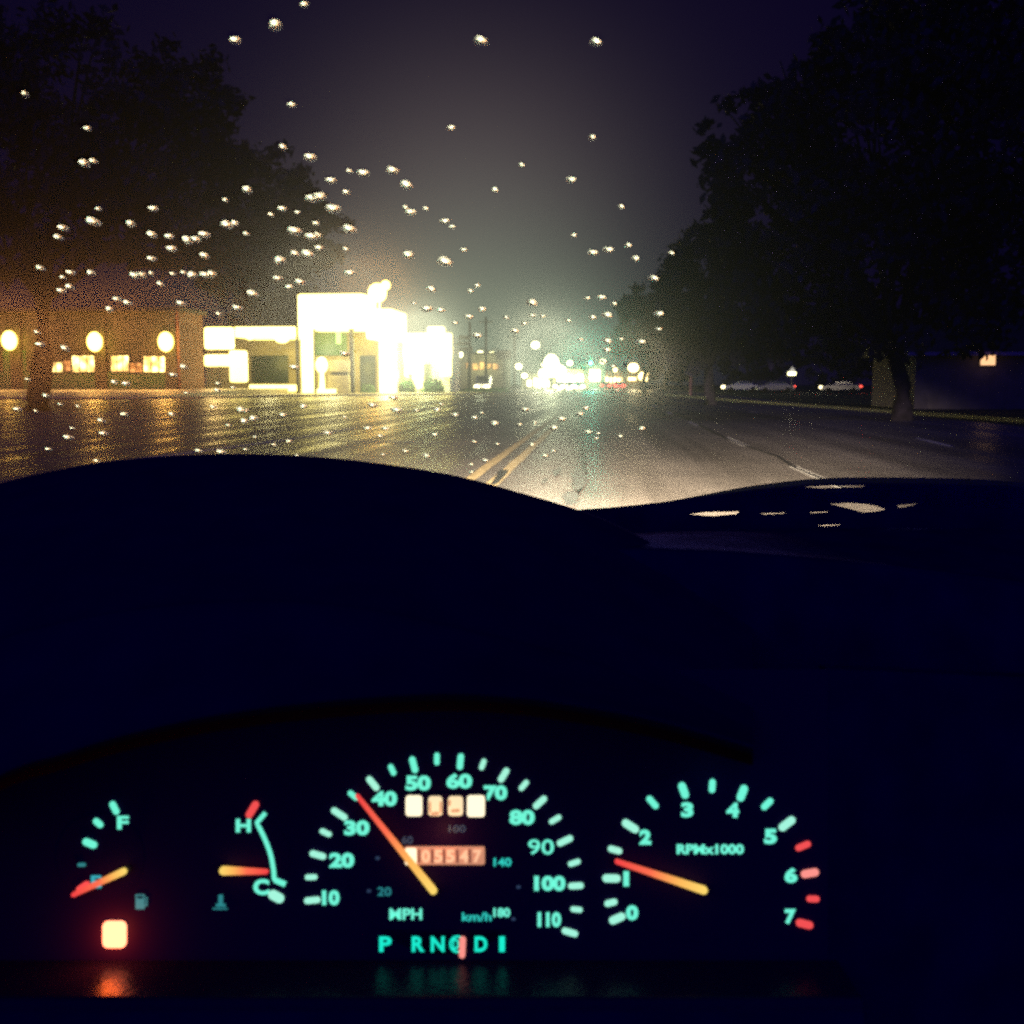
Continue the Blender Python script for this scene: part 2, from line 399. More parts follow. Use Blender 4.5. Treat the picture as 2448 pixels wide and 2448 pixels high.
lit('wall', 490, 790, 945, 946, YS + 10, 6, st, 0, M_shop)
lit('roof', 485, 780, 950, 790, YS + 9.5, 7, st, 0, M_roof)
lit('window', 600, 850, 690, 915, YS + 9.93, .05, st, 0, M_glass)
lit('window', 752, 790, 830, 850, YS + 9.93, .05, st, 0, mat('green_glass', (.02, .09, .03), .2, .5))
lit('door', 860, 850, 898, 940, YS + 9.93, .05, st, 0, M_glass)
lit('lit_poster', 803, 792, 815, 822, YS + 9.8, .05, st, 0, mat('poster', (.3, .6, .3), .5, .2, emit=(.5, 1, .4), es=.5))
lit('post', 748, 785, 754, 945, YS + 1.3, .4, st, 0, M_dark)
lit('post', 834, 785, 846, 945, YS + 1.3, .6, st, 0, M_dark)
lit('post', 706, 781, 714, 945, YS + 1.2, .5, st, 0, M_dark)
lit('glow_plinth', 595, 920, 705, 936, YS + 1.5, .8, st, .1)  # emission stands in for lamplight on this low strip
pl = thing('fuel_pump', 'grey fuel pump with a dark band between the black post and white oval sign', 'fuel pump', (V(810, 915, YS-1).x, YS - 1, .13))
lit('body', 787, 861, 833, 889, YS - 1, .9, pl, .05, mat('pump_grey', (.3, .27, .18), .6, .3, .2, 2))
lit('dark_band', 790, 889.5, 830, 897, YS - .9, .7, pl, 0, M_dark)
lit('cabinet', 783, 897.5, 834, 945, YS - 1, .9, pl, .05, MATS['pump_grey'])
ov = thing('oval_sign', 'white lit oval sign on a short post beside the left column', 'sign', (V(770, 915, YS-2).x, YS - 2, .13))
c = V(769, 873, YS - 2)
MB().ball(c, (.66, .12, .85)).build('sign_face', E_cream, ov, smooth=True)
MB().tube([(c.x, c.y, .13), (c.x, c.y, c.z - .5)], [.35, .2]).build('post', E_cream, ov)  # post glows too, its lit look put into emission
lit('glow_base', 757, 930, 803, 944, YS - 2.6, .3, ov, .08)  # emissive base, its floodlit look put into the material
ao = thing('globe_lamp', 'big amber globe lamp standing above the station canopy roof', 'lamp', (V(903, 738, YS+3).x, YS + 3, V(903, 738, YS+3).z))
c = V(902, 700, YS + 3)
MB().ball(c, 1.0).build('globe', E_amber, ao, smooth=True)
c2 = V(922, 682, YS + 3); MB().ball(c2, .5).build('finial', E_amber, ao, smooth=True)
MB().tube([(c.x, c.y, WL[ao].z), (c.x, c.y, c.z - .8)], .12).build('stem', M_dark, ao)
beam('added_beam', ao, (c.x, c.y - 1.3, c.z), 200000, (1, .45, .12))  # added spot for amber drops and halo, not part of the globe
lamp('bulb', ao, (c.x, c.y - 1.6, c.z + .6), 700, (1, .42, .08), .6)
cl = thing('gate_lamp', 'bright cream lantern cluster at the left end of the low awning', 'lamp', (V(525, 915, YS-3).x, YS - 3, .13))
for (x0, y0, x1, y1) in ((488, 782, 560, 835), (488, 848, 566, 876), (548, 838, 592, 914)):
    a = V(x0, y0, YS - 3); b = V(x1, y1, YS - 3)
    MB().box((a.x, YS - 3.3, b.z), (b.x, YS - 2.6, a.z)).build('lantern', E_cream, cl, bevel=.3)
MB().tube([(WL[cl].x, YS - 3, .13), (WL[cl].x, YS - 3, V(0, 835, YS-3).z)], .12).build('post', M_dark, cl)
beam('added_beam', cl, (WL[cl].x, YS - 4, 5.2), 130000, (1, .72, .32))  # added spot towards the windscreen for the lantern halo
lamp('bulb', cl, (WL[cl].x, YS - 5, 5.2), 900, (1, .62, .22), .6)
for (x, y, p) in ((790, 800, 1500), (640, 820, 500), (925, 880, 900)):
    q = V(x, y, YS - 3); lamp('canopy_light', st, q, p, (1, .88, .42), .8)

for (x, y, p) in ((790, 745, 170000), (925, 830, 130000)):
    beam('extra_light', st, V(x, y, YS - 2.5), p*4.0, (1, .93, .6))  # added spots on the windscreen so raindrops shine
# second shop to the right of the station
sh = thing('corner_shop', 'glaring white shop front with green planting to the right of the filling station', 'building', (V(1010, 915, 132).x, 134, .13))
lit('wall', 946, 800, 1075, 946, 134, 10, sh, 0, M_white)
lit('fascia', 948, 796, 1078, 856, 132.5, 1.4, sh, .2)
lit('fascia_crest', 1020, 780, 1062, 795.5, 132.6, 1.2, sh, .3)
lit('lit_window', 950, 857, 1010, 930, 133.6, .3, sh, .05)
lit('glow_column', 1052, 856.5, 1078, 900, 132.6, .8, sh, .1)  # column emits its own brightness instead of catching lamplight
lit('door', 1014, 870, 1030, 940, 133.7, .2, sh, 0, M_glass)
q = V(1012, 850, 129); lamp('shop_light', sh, q, 1800, (.85, 1, .5), .8)
beam('extra_light', sh, V(1012, 820, 129.5), 560000, (.95, 1, .65))  # added spot that brightens raindrops and the shop's halo
q = V(960, 900, 129); lamp('shop_light', sh, q, 500, (.95, 1, .5), .8)

M_bush = mat('bush_leaves', (.08, .17, .07), .7, .2, .5, 1.5)
def bush(label, px, py, Y, wpx, hpx, n=500, name='bush'):
    c = V(px, py, Y); rx = wpx / F * Y / 2; rz = hpx / F * Y; mb = MB()
    for i in range(n):
        d = Vector((random.gauss(0, 1), random.gauss(0, 1), abs(random.gauss(0, 1)))).normalized() * random.random()**.4
        p = Vector((c.x + d.x*rx, Y + d.y*min(rx, 1.5), .13 + d.z*rz*(1 + .3*noise.noise(d*3 + c))))
        u = Vector((random.gauss(0, 1), random.gauss(0, 1), random.gauss(0, 1))).normalized(); w = u.orthogonal().normalized(); s_ = .22*random.uniform(.6, 1.3)
        mb.add([p - u*s_, p + w*s_*.5, p + u*s_, p - w*s_*.5], [(0, 1, 2, 3)])
    return tag(mb.build(name, M_bush), label, 'bush')
bush('green bush lit from behind under the glaring shop front', 1035, 930, 129, 60, 34)
bush('small green bush at the left corner of the glaring shop', 975, 930, 129.5, 40, 40)
bush('dark clipped hedge in front of the parked van', 1160, 930, 138, 130, 9, 900, 'hedge')
bush('small dark bush between the two bright station columns', 880, 930, 121, 36, 20)

# ------------------------------------------------------------------ poles, signs, lamps down the street
def pole(label, px, pyt, Y, r=.14, name='utility_pole', extra=None):
    b = V(px, 915, Y); t = thing(name, label, 'pole', (b.x, Y, .13)); zt = V(px, pyt, Y).z
    MB().tube([(b.x, Y, .1), (b.x, Y, zt)], [r*1.2, r]).build('shaft', M_dark, t, smooth=True)
    MB().box((b.x - .9, Y - .1, zt - .7), (b.x + .9, Y + .06, zt - .55)).build('crossarm', M_dark, t)
    return t
pole('thin dark pole rising behind the parked van, right of the stacked sign', 1162, 758, 150)
pole('thin dark pole standing alone left of the far street lights', 1230, 795, 150)
sg = thing('stacked_sign', 'dark pole sign of three stacked boards right of the glaring shop', 'sign', (V(1123, 915, 140).x, 140, .13))
c = V(1123, 770, 140); MB().tube([(c.x, 140, .1), (c.x, 140, c.z)], .15).build('pole', M_dark, sg, smooth=True)
M_sb = mat('sign_board', (.05, .05, .045), .6, .3)
for (x0, y0, x1, y1) in ((1096, 802, 1121, 812), (1092, 816, 1122, 826), (1098, 829, 1130, 840)):
    panel('board', x0, y0, x1, y1, 139.7, .25, M_sb, sg, .03)
hs = thing('hanging_sign', 'dark rectangular street sign on a post over the hedge', 'sign', (V(1205, 915, 145).x, 145, .13))
panel('board', 1187, 837, 1222, 858, 145, .2, M_sb, hs, .03)
c = V(1205, 858, 145.1); MB().tube([(c.x, 145.1, .1), (c.x, 145.1, c.z)], .07).build('post', M_dark, hs)
E_w = mat('lamp_white', (.8, .8, .8), .5, .2, emit=(1, .95, .4), es=5)
E_warm = mat('lamp_warm', (.8, .8, .6), .5, .2, emit=(1, .72, .25), es=5)
def street_lamp(label, px, py, Y, rpx, m, p=0, col=(1, .95, .6), arm=1.2):
    c = V(px, py, Y); r = rpx / F * Y
    t = thing('street_lamp', label, 'street lamp', (c.x + arm, Y, 0.13 if px < 1450 else 0), 'far street lamps')
    MB().tube([(c.x + arm, Y, 0), (c.x + arm, Y, c.z + r*.6), (c.x + arm*.6, Y, c.z + r + .35), (c.x, Y, c.z + r + .3)], [.13, .1, .08, .06]).build('pole', M_dark, t, smooth=True)
    h = MB().box((c.x - r*.8, Y - r*.5, c.z + r*.75), (c.x + r*.8, Y + r*.5, c.z + r*1.2)).build('lamp_head', M_dark, t, bevel=.05)
    MB().ball((c.x, Y, c.z), (r, r*.6, r*.85)).build('lens', m, h, smooth=True)
    if p:
        lamp('bulb', t, (c.x, Y - r - .5, c.z), p, col, r)
        if p >= 500: beam('added_beam', t, (c.x, Y - r - .3, c.z), p * 800, col, .35)  # added spot at the windscreen, gives the brighter lamps a halo
street_lamp('round white street lamp, highest in the far street', 1280, 825, 190, 10, E_w, 600)
street_lamp('white street lamp just right of the lone dark pole', 1240, 876, 185, 8, E_w, 200)
street_lamp('low white street lamp right of the lone dark pole', 1254, 898, 180, 7, E_w, 200)
street_lamp('white street lamp above the parked van, left one', 1148, 846, 170, 9, E_w, 300)
street_lamp('white street lamp above the parked van, right one', 1176, 848, 170, 9, E_w, 300)
street_lamp('small white street lamp between stacked sign and glaring shop', 1099, 848, 160, 8, E_w, 200)
street_lamp('warm white street lamp next to the smallest tree on the right', 1514, 879, 200, 13, E_warm, 500, (1, .8, .45))
street_lamp('lower yellowish street lamp by the smallest tree on the right', 1540, 900, 195, 14, E_warm, 300, (1, .7, .3))
street_lamp('tiny white street lamp above the low white shop front', 1300, 872, 228, 6, E_w, 120)
street_lamp('tiny greenish street lamp above the wide glaring shop front', 1362, 868, 232, 7, E_w, 150, (.5, 1, .8))
street_lamp('tiny warm street lamp above the row of red tail lights', 1470, 884, 230, 6, E_warm, 120, (1, .7, .4))
street_lamp('small greenish street lamp right of the traffic light', 1441, 864, 215, 6, E_w, 80, (.4, 1, .7))
# lit shop fronts closing the street
def front(label, px0, py0, px1, py1, Y, m, col, p, top=None):
    c = V((px0+px1)/2, 915, Y); t = thing('shop_building', label, 'building', (c.x, Y + 1, .0))
    a = V(px0, py0, Y); b = V(px1, py1, Y)
    MB().box((a.x - 1, Y + .5, 0), (b.x + 1, Y + 9, a.z + .9)).build('wall', M_shop, t)
    MB().box((a.x - 1.3, Y + .3, a.z + .9), (b.x + 1.3, Y + 9.3, a.z + 1.2)).build('roof', M_roof, t)
    n = max(1, int((px1 - px0) / 16))
    for i in range(n):
        x0 = a.x + (b.x - a.x)*i/n + .15; x1 = a.x + (b.x - a.x)*(i+1)/n - .15
        MB().box((x0, Y + .2, b.z + random.uniform(0, .3)), (x1, Y + .45, a.z - random.uniform(0, .5))).build('shop_window', m, t, bevel=.05)
    lamp('shop_light', t, (c.x, Y - 2, (a.z+b.z)/2), p, col, 1.0)
    if p > 2000: beam('extra_light', t, (c.x, Y - 2, (a.z+b.z)/2), p * 420, col, .35)  # added spot at the windscreen for the shop glare
    return t
front('wide glaring shop front at the far end of the street', 1330, 893, 1396, 930, 225, E_w, (.9, 1, .6), 2500)
front('shop front glowing white behind the traffic light', 1392, 880, 1436, 912, 240, E_w, (.5, 1, .75), 1200)
front('long dim shop front behind the row of red tail lights', 1440, 898, 1492, 915, 245, E_warm, (1, .6, .4), 500)
front('dim pale shop front behind the parked van and the poles', 1112, 862, 1192, 884, 165, E_dim, (.9, 1, .6), 350)
front('low white shop front between the lone dark pole and the tall lit sign', 1258, 904, 1326, 926, 232, E_w, (.8, 1, .7), 900)
front('small lit shop front right of the warm white street lamp', 1500, 900, 1522, 912, 236, E_warm, (1, .8, .5), 200)
fl = thing('floodlit_sign', 'tall white lit sign with pointed top at the street end, brightest of the far lights', 'sign', (V(1318, 915, 205).x, 205, 0))
for (x, y, rx, ry) in ((1318, 874, 19, 27), (1302, 893, 15, 12), (1337, 888, 17, 15)):
    c = V(x, y, 205); MB().ball(c, (rx/F*205, .6, ry/F*205), 18, 12).build('lit_panel', E_w, fl, smooth=True)
c = V(1318, 895, 205.3); MB().tube([(c.x, 205.3, 0), (c.x, 205.3, c.z)], .25).build('post', M_dark, fl)
lamp('extra_light', fl, V(1318, 875, 202), 3500, (.9, 1, .6), 1.0)
beam('extra_light', fl, V(1318, 870, 203), 1500000, (.95, 1, .7), .45)  # added strong spot at the windscreen for the sign's halo
# traffic light
c = V(1412, 868, 165)
tl = thing('traffic_light', 'traffic signal showing green, hanging over the far crossing', 'traffic light', (c.x + 3.2, 165, 0))
MB().tube([(c.x + 3.2, 165, 0), (c.x + 3.2, 165, c.z + 1.4), (c.x + 2.6, 165, c.z + 1.8), (c.x, 165, c.z + 1.8)], [.14, .12, .1, .08]).build('mast', M_dark, tl, smooth=True)
h = MB().box((c.x - .25, 165, c.z - .35), (c.x + .25, 165.3, c.z + 1.6)).build('housing', M_dark, tl, bevel=.04)
for i, mm in enumerate((mat('signal_green', (.1, .8, .5), .4, .3, emit=(.12, 1, .62), es=30), mat('signal_amber_off', (.1, .05, .01), .4, .3), mat('signal_red_off', (.1, .01, .01), .4, .3))):
    MB().ball((c.x, 165, c.z + .55*i), (.2, .12, .2)).build('lens', mm, h, smooth=True)
beam('added_green_beam', tl, (c.x, 164.5, c.z), 220000, (.03, 1, .62), .4)  # added spot at the windscreen for the teal halo
lamp('green_bulb', tl, (c.x, 164, c.z), 800, (.03, 1, .62), .4)

# ------------------------------------------------------------------ vehicles
M_pale = mat('car_paint_pale', (.35, .38, .36), .3, .5)
M_silver = mat('car_paint_silver', (.22, .22, .22), .3, .5)
M_cdark = mat('car_paint_dark', (.05, .05, .07), .3, .5)
M_tyre = mat('tyre', (.015, .015, .015), .9, .1)
E_head = mat('headlight_on', (.8, .8, .7), .3, .3, emit=(1, .85, .45), es=5)
E_tail = mat('tail_light_on', (.5, .02, .02), .3, .3, emit=(1, .09, .06), es=2.2)
M_hoff = mat('headlight_off', (.3, .3, .28), .2, .5)
M_toff = mat('tail_off', (.12, .01, .01), .3, .4)
def car(name, label, x, y, ang, paint, heads, tails, van=False, cat='car', group=None, L_=4.5, big=1.0):
    t = thing(name, label, cat, (x, y, 0), group); M = Matrix.Translation((x, y, 0)) @ Matrix.Rotation(ang, 4, 'Z')
    hw = .88
    if van: prof = [(-2.3,.35),(-2.35,1.0),(-2.25,2.0),(-2.0,2.1),(.9,2.1),(1.5,1.35),(2.3,1.1),(2.35,.4)]
    else: prof = [(-2.2,.35),(-2.25,.8),(-2.1,.95),(-1.5,.98),(-.9,1.4),(.35,1.42),(1.05,1.0),(2.05,.85),(2.25,.7),(2.25,.35)]
    prof = [(a*L_/4.5, b) for a, b in prof]
    n = len(prof); vs = []
    for s_ in (-1, 1):
        for a, b in prof: vs.append(M @ Vector((s_*hw*(1 - .22*max(0, (b - .95))/.45*(0 if van else 1)), a, b)))
    f = [tuple(range(n)), tuple(range(2*n-1, n-1, -1))] + [(i, i+n, (i+1) % n + n, (i+1) % n) for i in range(n)]
    MB().add(vs, f).build('body', paint, t, bevel=.05)
    zt = (1.25, 1.9) if van else (1.02, 1.34)
    for s_ in (-1, 1):
        g = MB(); g.box((s_*(hw*.9 if not van else hw) - .02*s_, -1.2 if not van else -.2, zt[0]), (s_*((hw*.9 if not van else hw) + .012), .55 if not van else .9, zt[1]), M)
        g.build('side_window', M_glass, t)
    if van: MB().add([M @ Vector(p) for p in ((-.75, 1.5, 1.42), (.75, 1.5, 1.42), (.7, .98, 2.05), (-.7, .98, 2.05))], [(0,1,2,3)]).build('windscreen', M_glass, t)
    for s_ in (-1, 1):
        for yy in (-1.4, 1.4):
            w = MB(); w.tube([M @ Vector((s_*(hw - .2), yy, .33)), M @ Vector((s_*(hw + .03), yy, .33))], .33, 16).build('wheel', M_tyre, t)
        e = L_/4.5*2.27
        MB().ball(M @ Vector((s_*.62, e, .68)), (.17*big, .17*big, .12*big)).build('headlight', E_head if heads else M_hoff, t, smooth=True)
        MB().ball(M @ Vector((s_*.68, -e, .78)), (.16*big, .16*big, .1*big)).build('tail_light', E_tail if tails else M_toff, t, smooth=True)
    if heads: lamp('headlight_beam', t, M @ Vector((0, e + .8, .7)), 60, (1, .85, .5), .2)
    if tails: lamp('tail_glow', t, M @ Vector((0, -e - .6, .8)), 40, (1, .08, .05), .2)
    return t
def gx(px, Y): return V(px, 915, Y).x
car('parked_van', 'pale van facing us with lit headlights behind the clipped hedge', gx(1152, 143), 145, R(180), M_pale, True, False, True, 'van', big=2.4)
car('car', 'dark car with red tail lights waiting left of the traffic signal post', gx(1448, 200), 200, 0, M_cdark, False, True, group='cars driving away down the street', big=2.2)
car('car', 'silver car with red tail lights, rightmost in the far street', gx(1480, 188), 188, 0, M_silver, False, True, group='cars driving away down the street', big=2.4)
car('car', 'pale parked car side-on with one lit front lamp, leftmost under the right trees', gx(1772, 150), 150, R(90), M_pale, True, False, group='cars parked under the right trees', big=1.6)
car('car', 'silver parked car with a red lamp, middle of those under the right trees', gx(1852, 143), 143, R(97), M_silver, False, True, group='cars parked under the right trees', big=1.2)
car('car', 'dark parked car with glowing red tail light, rightmost under the right trees', gx(2010, 140), 140, R(80), M_cdark, True, True, group='cars parked under the right trees', big=1.5)

for i, (px_, Y_) in enumerate(((1338, 180), (1362, 196), (1384, 170))):
    car('car', ('pale oncoming car with lit headlights below the tall lit sign', 'dark oncoming car with lit headlights, middle of the three', 'silver oncoming car with lit headlights nearest the traffic light')[i],
        gx(px_, Y_), Y_, R(180), (M_pale, M_cdark, M_silver)[i], True, False, group='oncoming cars in the far street', big=2.2)
# right side: house with a lit window, yard lamp and posts
YH = 52.0
hb = thing('house', 'dark low house on the right with one small lit window under its eave', 'building', (gx(2450, YH), YH, 0))
M_side = mat('dark_siding', (.10, .085, .09), .8, .2, .2, 2)
a = V(2190, 846, YH)
MB().box((a.x, YH, 0), (a.x + 16, YH + 8, a.z)).build('wall', M_side, hb)
MB().prism([(a.x - .5, YH - .5, a.z), (a.x - .5, YH + 8.5, a.z), (a.x - .5, YH + 4, a.z + 1.6)], (17, 0, 0)).build('roof', M_roof, hb)
MB().box((a.x - .5, YH - .62, a.z - .08), (a.x + 16.5, YH - .5, a.z + .06)).build('gutter', mat('gutter', (.3, .25, .27), .6, .3), hb)
w0 = V(2344, 843, YH); w1 = V(2378, 873, YH)
wf = MB().box((w0.x - .06, YH - .05, w1.z - .06), (w1.x + .06, YH - .003, w0.z + .04)).build('window', M_side, hb)
MB().box((w0.x, YH - .08, w1.z), (w1.x, YH - .055, w0.z)).build('pane', mat('house_pane', (.8, .6, .4), .4, .2, emit=(1, .55, .25), es=1.2), wf, bevel=.04)
lamp('window_light', hb, V(2362, 858, YH - .6), 3, (1, .6, .35), .3)
yl = thing('yard_lamp', 'small white lamp on a post above the parked cars on the right', 'lamp', (gx(1893, 135), 135, 0))
c = V(1893, 891, 135)
MB().tube([(c.x, 135, 0), (c.x, 135, c.z - .3)], .07).build('post', M_dark, yl)
MB().box((c.x - .45, 134.8, c.z - .3), (c.x + .45, 135.2, c.z + .05)).build('lens', E_w, yl, bevel=.08)
MB().prism([(c.x - .5, 134.7, c.z + .05), (c.x + .5, 134.7, c.z + .05), (c.x, 134.7, c.z + .75)], (0, .6, 0)).build('hood', mat('hood_grey', (.4, .42, .4), .5, .3), yl)
lamp('bulb', yl, (c.x, 134, c.z - .2), 45, (1, .9, .7), .3)
gp = thing('gate_pillar', 'pale stone gate pillar faintly seen left of the dark low house', 'pillar', (gx(2148, 90), 90, 0))
a = V(2130, 878, 90); b = V(2164, 900, 90)
MB().box((a.x, 90, 0), (b.x, 91, a.z)).build('shaft', mat('pale_stone', (.13, .14, .11), .8, .2, .3, 3), gp, bevel=.05)
MB().box((a.x - .12, 89.9, a.z), (b.x + .12, 91.1, a.z + .15)).build('cap', MATS['pale_stone'], gp, bevel=.03)
lq = MB().ball(((a.x+b.x)/2, 90.5, a.z + .45), .28).build('lantern', mat('lantern_dim', (.4, .4, .3), .5, .2, emit=(.7, .8, .4), es=.12), gp, smooth=True)
bo = thing('marker_post', 'short post with a pink reflective band under the mid-size right tree', 'post', (gx(1651, 100), 100, 0))
MB().tube([(WL[bo].x, 100, 0), (WL[bo].x, 100, 1.9)], .12).build('shaft', mat('pink_reflector', (.12, .03, .06), .5, .3), bo)
MB().ball((WL[bo].x, 100, 1.9), .13).build('cap', M_dark, bo, smooth=True)

# ------------------------------------------------------------------ the car we sit in
own = thing('car', 'dark interior of the car we sit in, with glowing instruments behind the wheel hood', 'car', (0, 0.6, 0))
M_dash = mat('dash_plastic', (.009, .008, .06), .8, 0.0, .2, 30, bump=.12, bscale=900)
M_bin = mat('binnacle_plastic', (.016, .010, .06), .7, 0.0, .1, 30, bump=.06, bscale=700)
M_face = mat('gauge_face', (.026, .010, .06), .5, .05)
M_paint = mat('bonnet_paint', (.03, .03, .04), .35, .5)
def catmull(pts, n):
    out = []
    m = len(pts) - 1
    for i in range(n + 1):
        t = i / n * m; k_ = min(int(t), m - 1); u = t - k_
        p0, p1, p2, p3 = pts[max(k_-1, 0)], pts[k_], pts[k_+1], pts[min(k_+2, m)]
        out.append(tuple(.5*((2*p1[j]) + (-p0[j]+p2[j])*u + (2*p0[j]-5*p1[j]+4*p2[j]-p3[j])*u*u + (-p0[j]+3*p1[j]-3*p2[j]+p3[j])*u**3) for j in range(len(p1))))
    return out
def loft(name, rows, m, parent, nx=70, sub=8, smooth=True):
    rows = [catmull([tuple(D(*p)) for p in r], nx) for r in rows]
    cols = [catmull([r[i] for r in rows], sub*(len(rows)-1)) for i in range(nx + 1)]
    h = len(cols[0]); vs = [Vector(p) for c_ in cols for p in c_]
    fs = [(i*h + j, i*h + j + 1, (i+1)*h + j + 1, (i+1)*h + j) for i in range(nx) for j in range(h - 1)]
    return MB().add(vs, fs).build(name, m, parent, smooth=smooth)
xs = [-260, 0, 150, 300, 480, 650, 800, 950, 1100, 1250, 1350, 1450, 1600, 1800]
top = [1240, 1166, 1132, 1109, 1097, 1097, 1106, 1124, 1150, 1190, 1219, 1255, 1330, 1450]
crease = [1640, 1530, 1490, 1462, 1442, 1438, 1446, 1468, 1500, 1535, 1560, 1592, 1650, 1740]
lip = [2000, 1850, 1800, 1755, 1715, 1690, 1675, 1664, 1660, 1670, 1684, 1700, 1732, 1790]
def row(ys, dep, dy=0): return [(x, y + dy, dep + .00004*abs(x - 700)*0) for x, y in zip(xs, ys)]
mid1 = [a*.55 + b*.45 for a, b in zip(top, crease)]
mid2 = [a*.5 + b*.5 for a, b in zip(crease, lip)]
loft('binnacle_hood', [row(top, .98, 60), row(top, .92, 4), row(top, .86, 0), row(mid1, .72), row(crease, .615, -8), row(crease, .60, 4), row(mid2, .565), row(lip, .53, -12), row(lip, .525, 0), row(lip, .535, 14)], M_bin, own)
loft('visor_underside', [row(lip, .535, 14), row(lip, .56, 26), row(lip, .60, 40), row(lip, .64, 30)], mat('visor_gloss', (.028, .008, .02), .6, .0), own)
# passenger side dashboard
xr = [1100, 1300, 1390, 1450, 1550, 1610, 1700, 1800, 1950, 2100, 2300, 2448, 2800]
tr = [1285, 1282, 1278, 1276, 1273, 1270, 1268, 1266, 1264, 1264, 1266, 1270, 1285]
cr = [1310, 1311, 1312, 1313, 1314, 1316, 1319, 1325, 1337, 1352, 1377, 1396, 1450]
lo = [1900, 1900, 1900, 1900, 1900, 1900, 1900, 1900, 1900, 1900, 1900, 1900, 1900]
def rr(ys, dep, dy=0): return [(x, y + dy, dep) for x, y in zip(xr, ys)]
loft('dashboard', [rr(tr, 1.12, 80), rr(tr, 1.08, 8), rr(tr, 1.04, 0), rr(tr, .98, 6), rr(cr, .86, -14), rr(cr, .82, -5), rr(cr, .81, 3), rr(cr, .80, 60), rr(lo, .78), rr(lo, .78, 700)], M_dash, own)
# instrument panel: one flat face seen square on
DF = .64
fx = lambda px, py, off=0: D(px, py, DF) - ray(px, py) * 0 + ROT @ Vector((0, 0, off))
def dial_panel(name, x0, y0, x1, y1, off, m, parent, r=0):
    c0 = []
    for (cx, cy, a0) in ((x1 - r, y0 + r, 0), (x0 + r, y0 + r, 90), (x0 + r, y1 - r, 180), (x1 - r, y1 - r, 270)):
        if r:
            for q in range(6): aa = R(a0 + q*18); c0.append((cx + r*math.cos(aa), cy - r*math.sin(aa)))
        else: c0.append((cx, cy))
    poly = [fx(x, y, off) for x, y in c0]
    return MB().prism(poly, ROT @ Vector((0, 0, -.0012))).build(name, m, parent)
face = dial_panel('instrument_panel', -300, 1600, 1980, 2300, 0, M_face, own)
MB().prism([fx(-300, 1600), fx(-300, 2300), fx(-300, 2300, .12), fx(-300, 1600, .12)], ROT @ Vector((-.01, 0, 0))).build('side_cheek', M_dash, own)
# glossy ledge under the gauges and lower trim
def rowl(y, off, xsl=(-320, 200, 800, 1400, 2000)): return [fx(x, y, off) for x in xsl]
def loftw(name, rows, m, parent, sub=6):
    cols = list(zip(*[[tuple(p) for p in r] for r in rows])); cols = [catmull(list(c_), sub*(len(rows)-1)) for c_ in cols]
    h = len(cols[0]); vs = [Vector(p) for c_ in cols for p in c_]
    return MB().add(vs, [(i*h+j, i*h+j+1, (i+1)*h+j+1, (i+1)*h+j) for i in range(len(cols)-1) for j in range(h-1)]).build(name, m, parent, smooth=True)
loftw('lower_ledge', [rowl(2296, -.001), rowl(2298, .02), rowl(2300, .04), rowl(2305, .046), rowl(2330, .048)], mat('ledge_gloss', (.012, .008, .04), .28, .10, bump=.1, bscale=300), own)
loftw('lower_trim', [rowl(2330, .048), rowl(2380, .05), rowl(2480, .05), rowl(2900, .06)], M_dash, own)
MB().prism([fx(1980.5, 1600, .0), fx(1980.5, 2900, .0), fx(2950, 2900, .0), fx(2950, 1640, .0)], ROT @ Vector((0, 0, -.02))).build('centre_fascia', M_dash, own)

# gauge print
T = mat('print_cyan', (.1, .5, .45), .5, .2, emit=(.16, .93, .63), es=1.0)
TW = mat('print_pale', (.5, .6, .5), .5, .2, emit=(.36, .93, .66), es=1.0)
TT = mat('print_teal', (.05, .5, .4), .5, .2, emit=(.01, .86, .58), es=1.0)
TD = mat('print_dim', (.1, .2, .2), .5, .2, emit=(.02, .22, .22), es=1.0)
TDD = mat('print_faint', (.1, .2, .2), .5, .2, emit=(.02, .04, .07), es=1.0)
TR = mat('print_red', (.5, .1, .1), .5, .2, emit=(1, .09, .08), es=.9)
TRP = mat('print_pink', (.5, .3, .3), .5, .2, emit=(1, .30, .22), es=1.0)
def emis(name, col, es): return mat(name, tuple(min(1, c*.6) for c in col), .5, .2, emit=col, es=es)
T1, T2 = .0012, .0045
def bar(parent, name, a, b, w, m, off=.0008, th=.0006, r=True):
    ax, ay = a; bx, by = b; d = math.hypot(bx-ax, by-ay); ux, uy = (bx-ax)/d, (by-ay)/d; nx, ny = -uy, ux; poly = []
    wa, wb = (w if isinstance(w, tuple) else (w*1.15, w*1.15))
    for q in range(7):
        t = R(-90 + q*30); poly.append((bx - ux*wb/2 + (ux*math.cos(t) + nx*math.sin(t))*wb/2, by - uy*wb/2 + (uy*math.cos(t) + ny*math.sin(t))*wb/2))
    for q in range(7):
        t = R(90 + q*30); poly.append((ax + ux*wa/2 + (ux*math.cos(t) + nx*math.sin(t))*wa/2, ay + uy*wa/2 + (uy*math.cos(t) + ny*math.sin(t))*wa/2))
    return MB().prism([fx(x, y, off) for x, y in poly], ROT @ Vector((0, 0, th))).build(name, m, parent)
TXT = {}
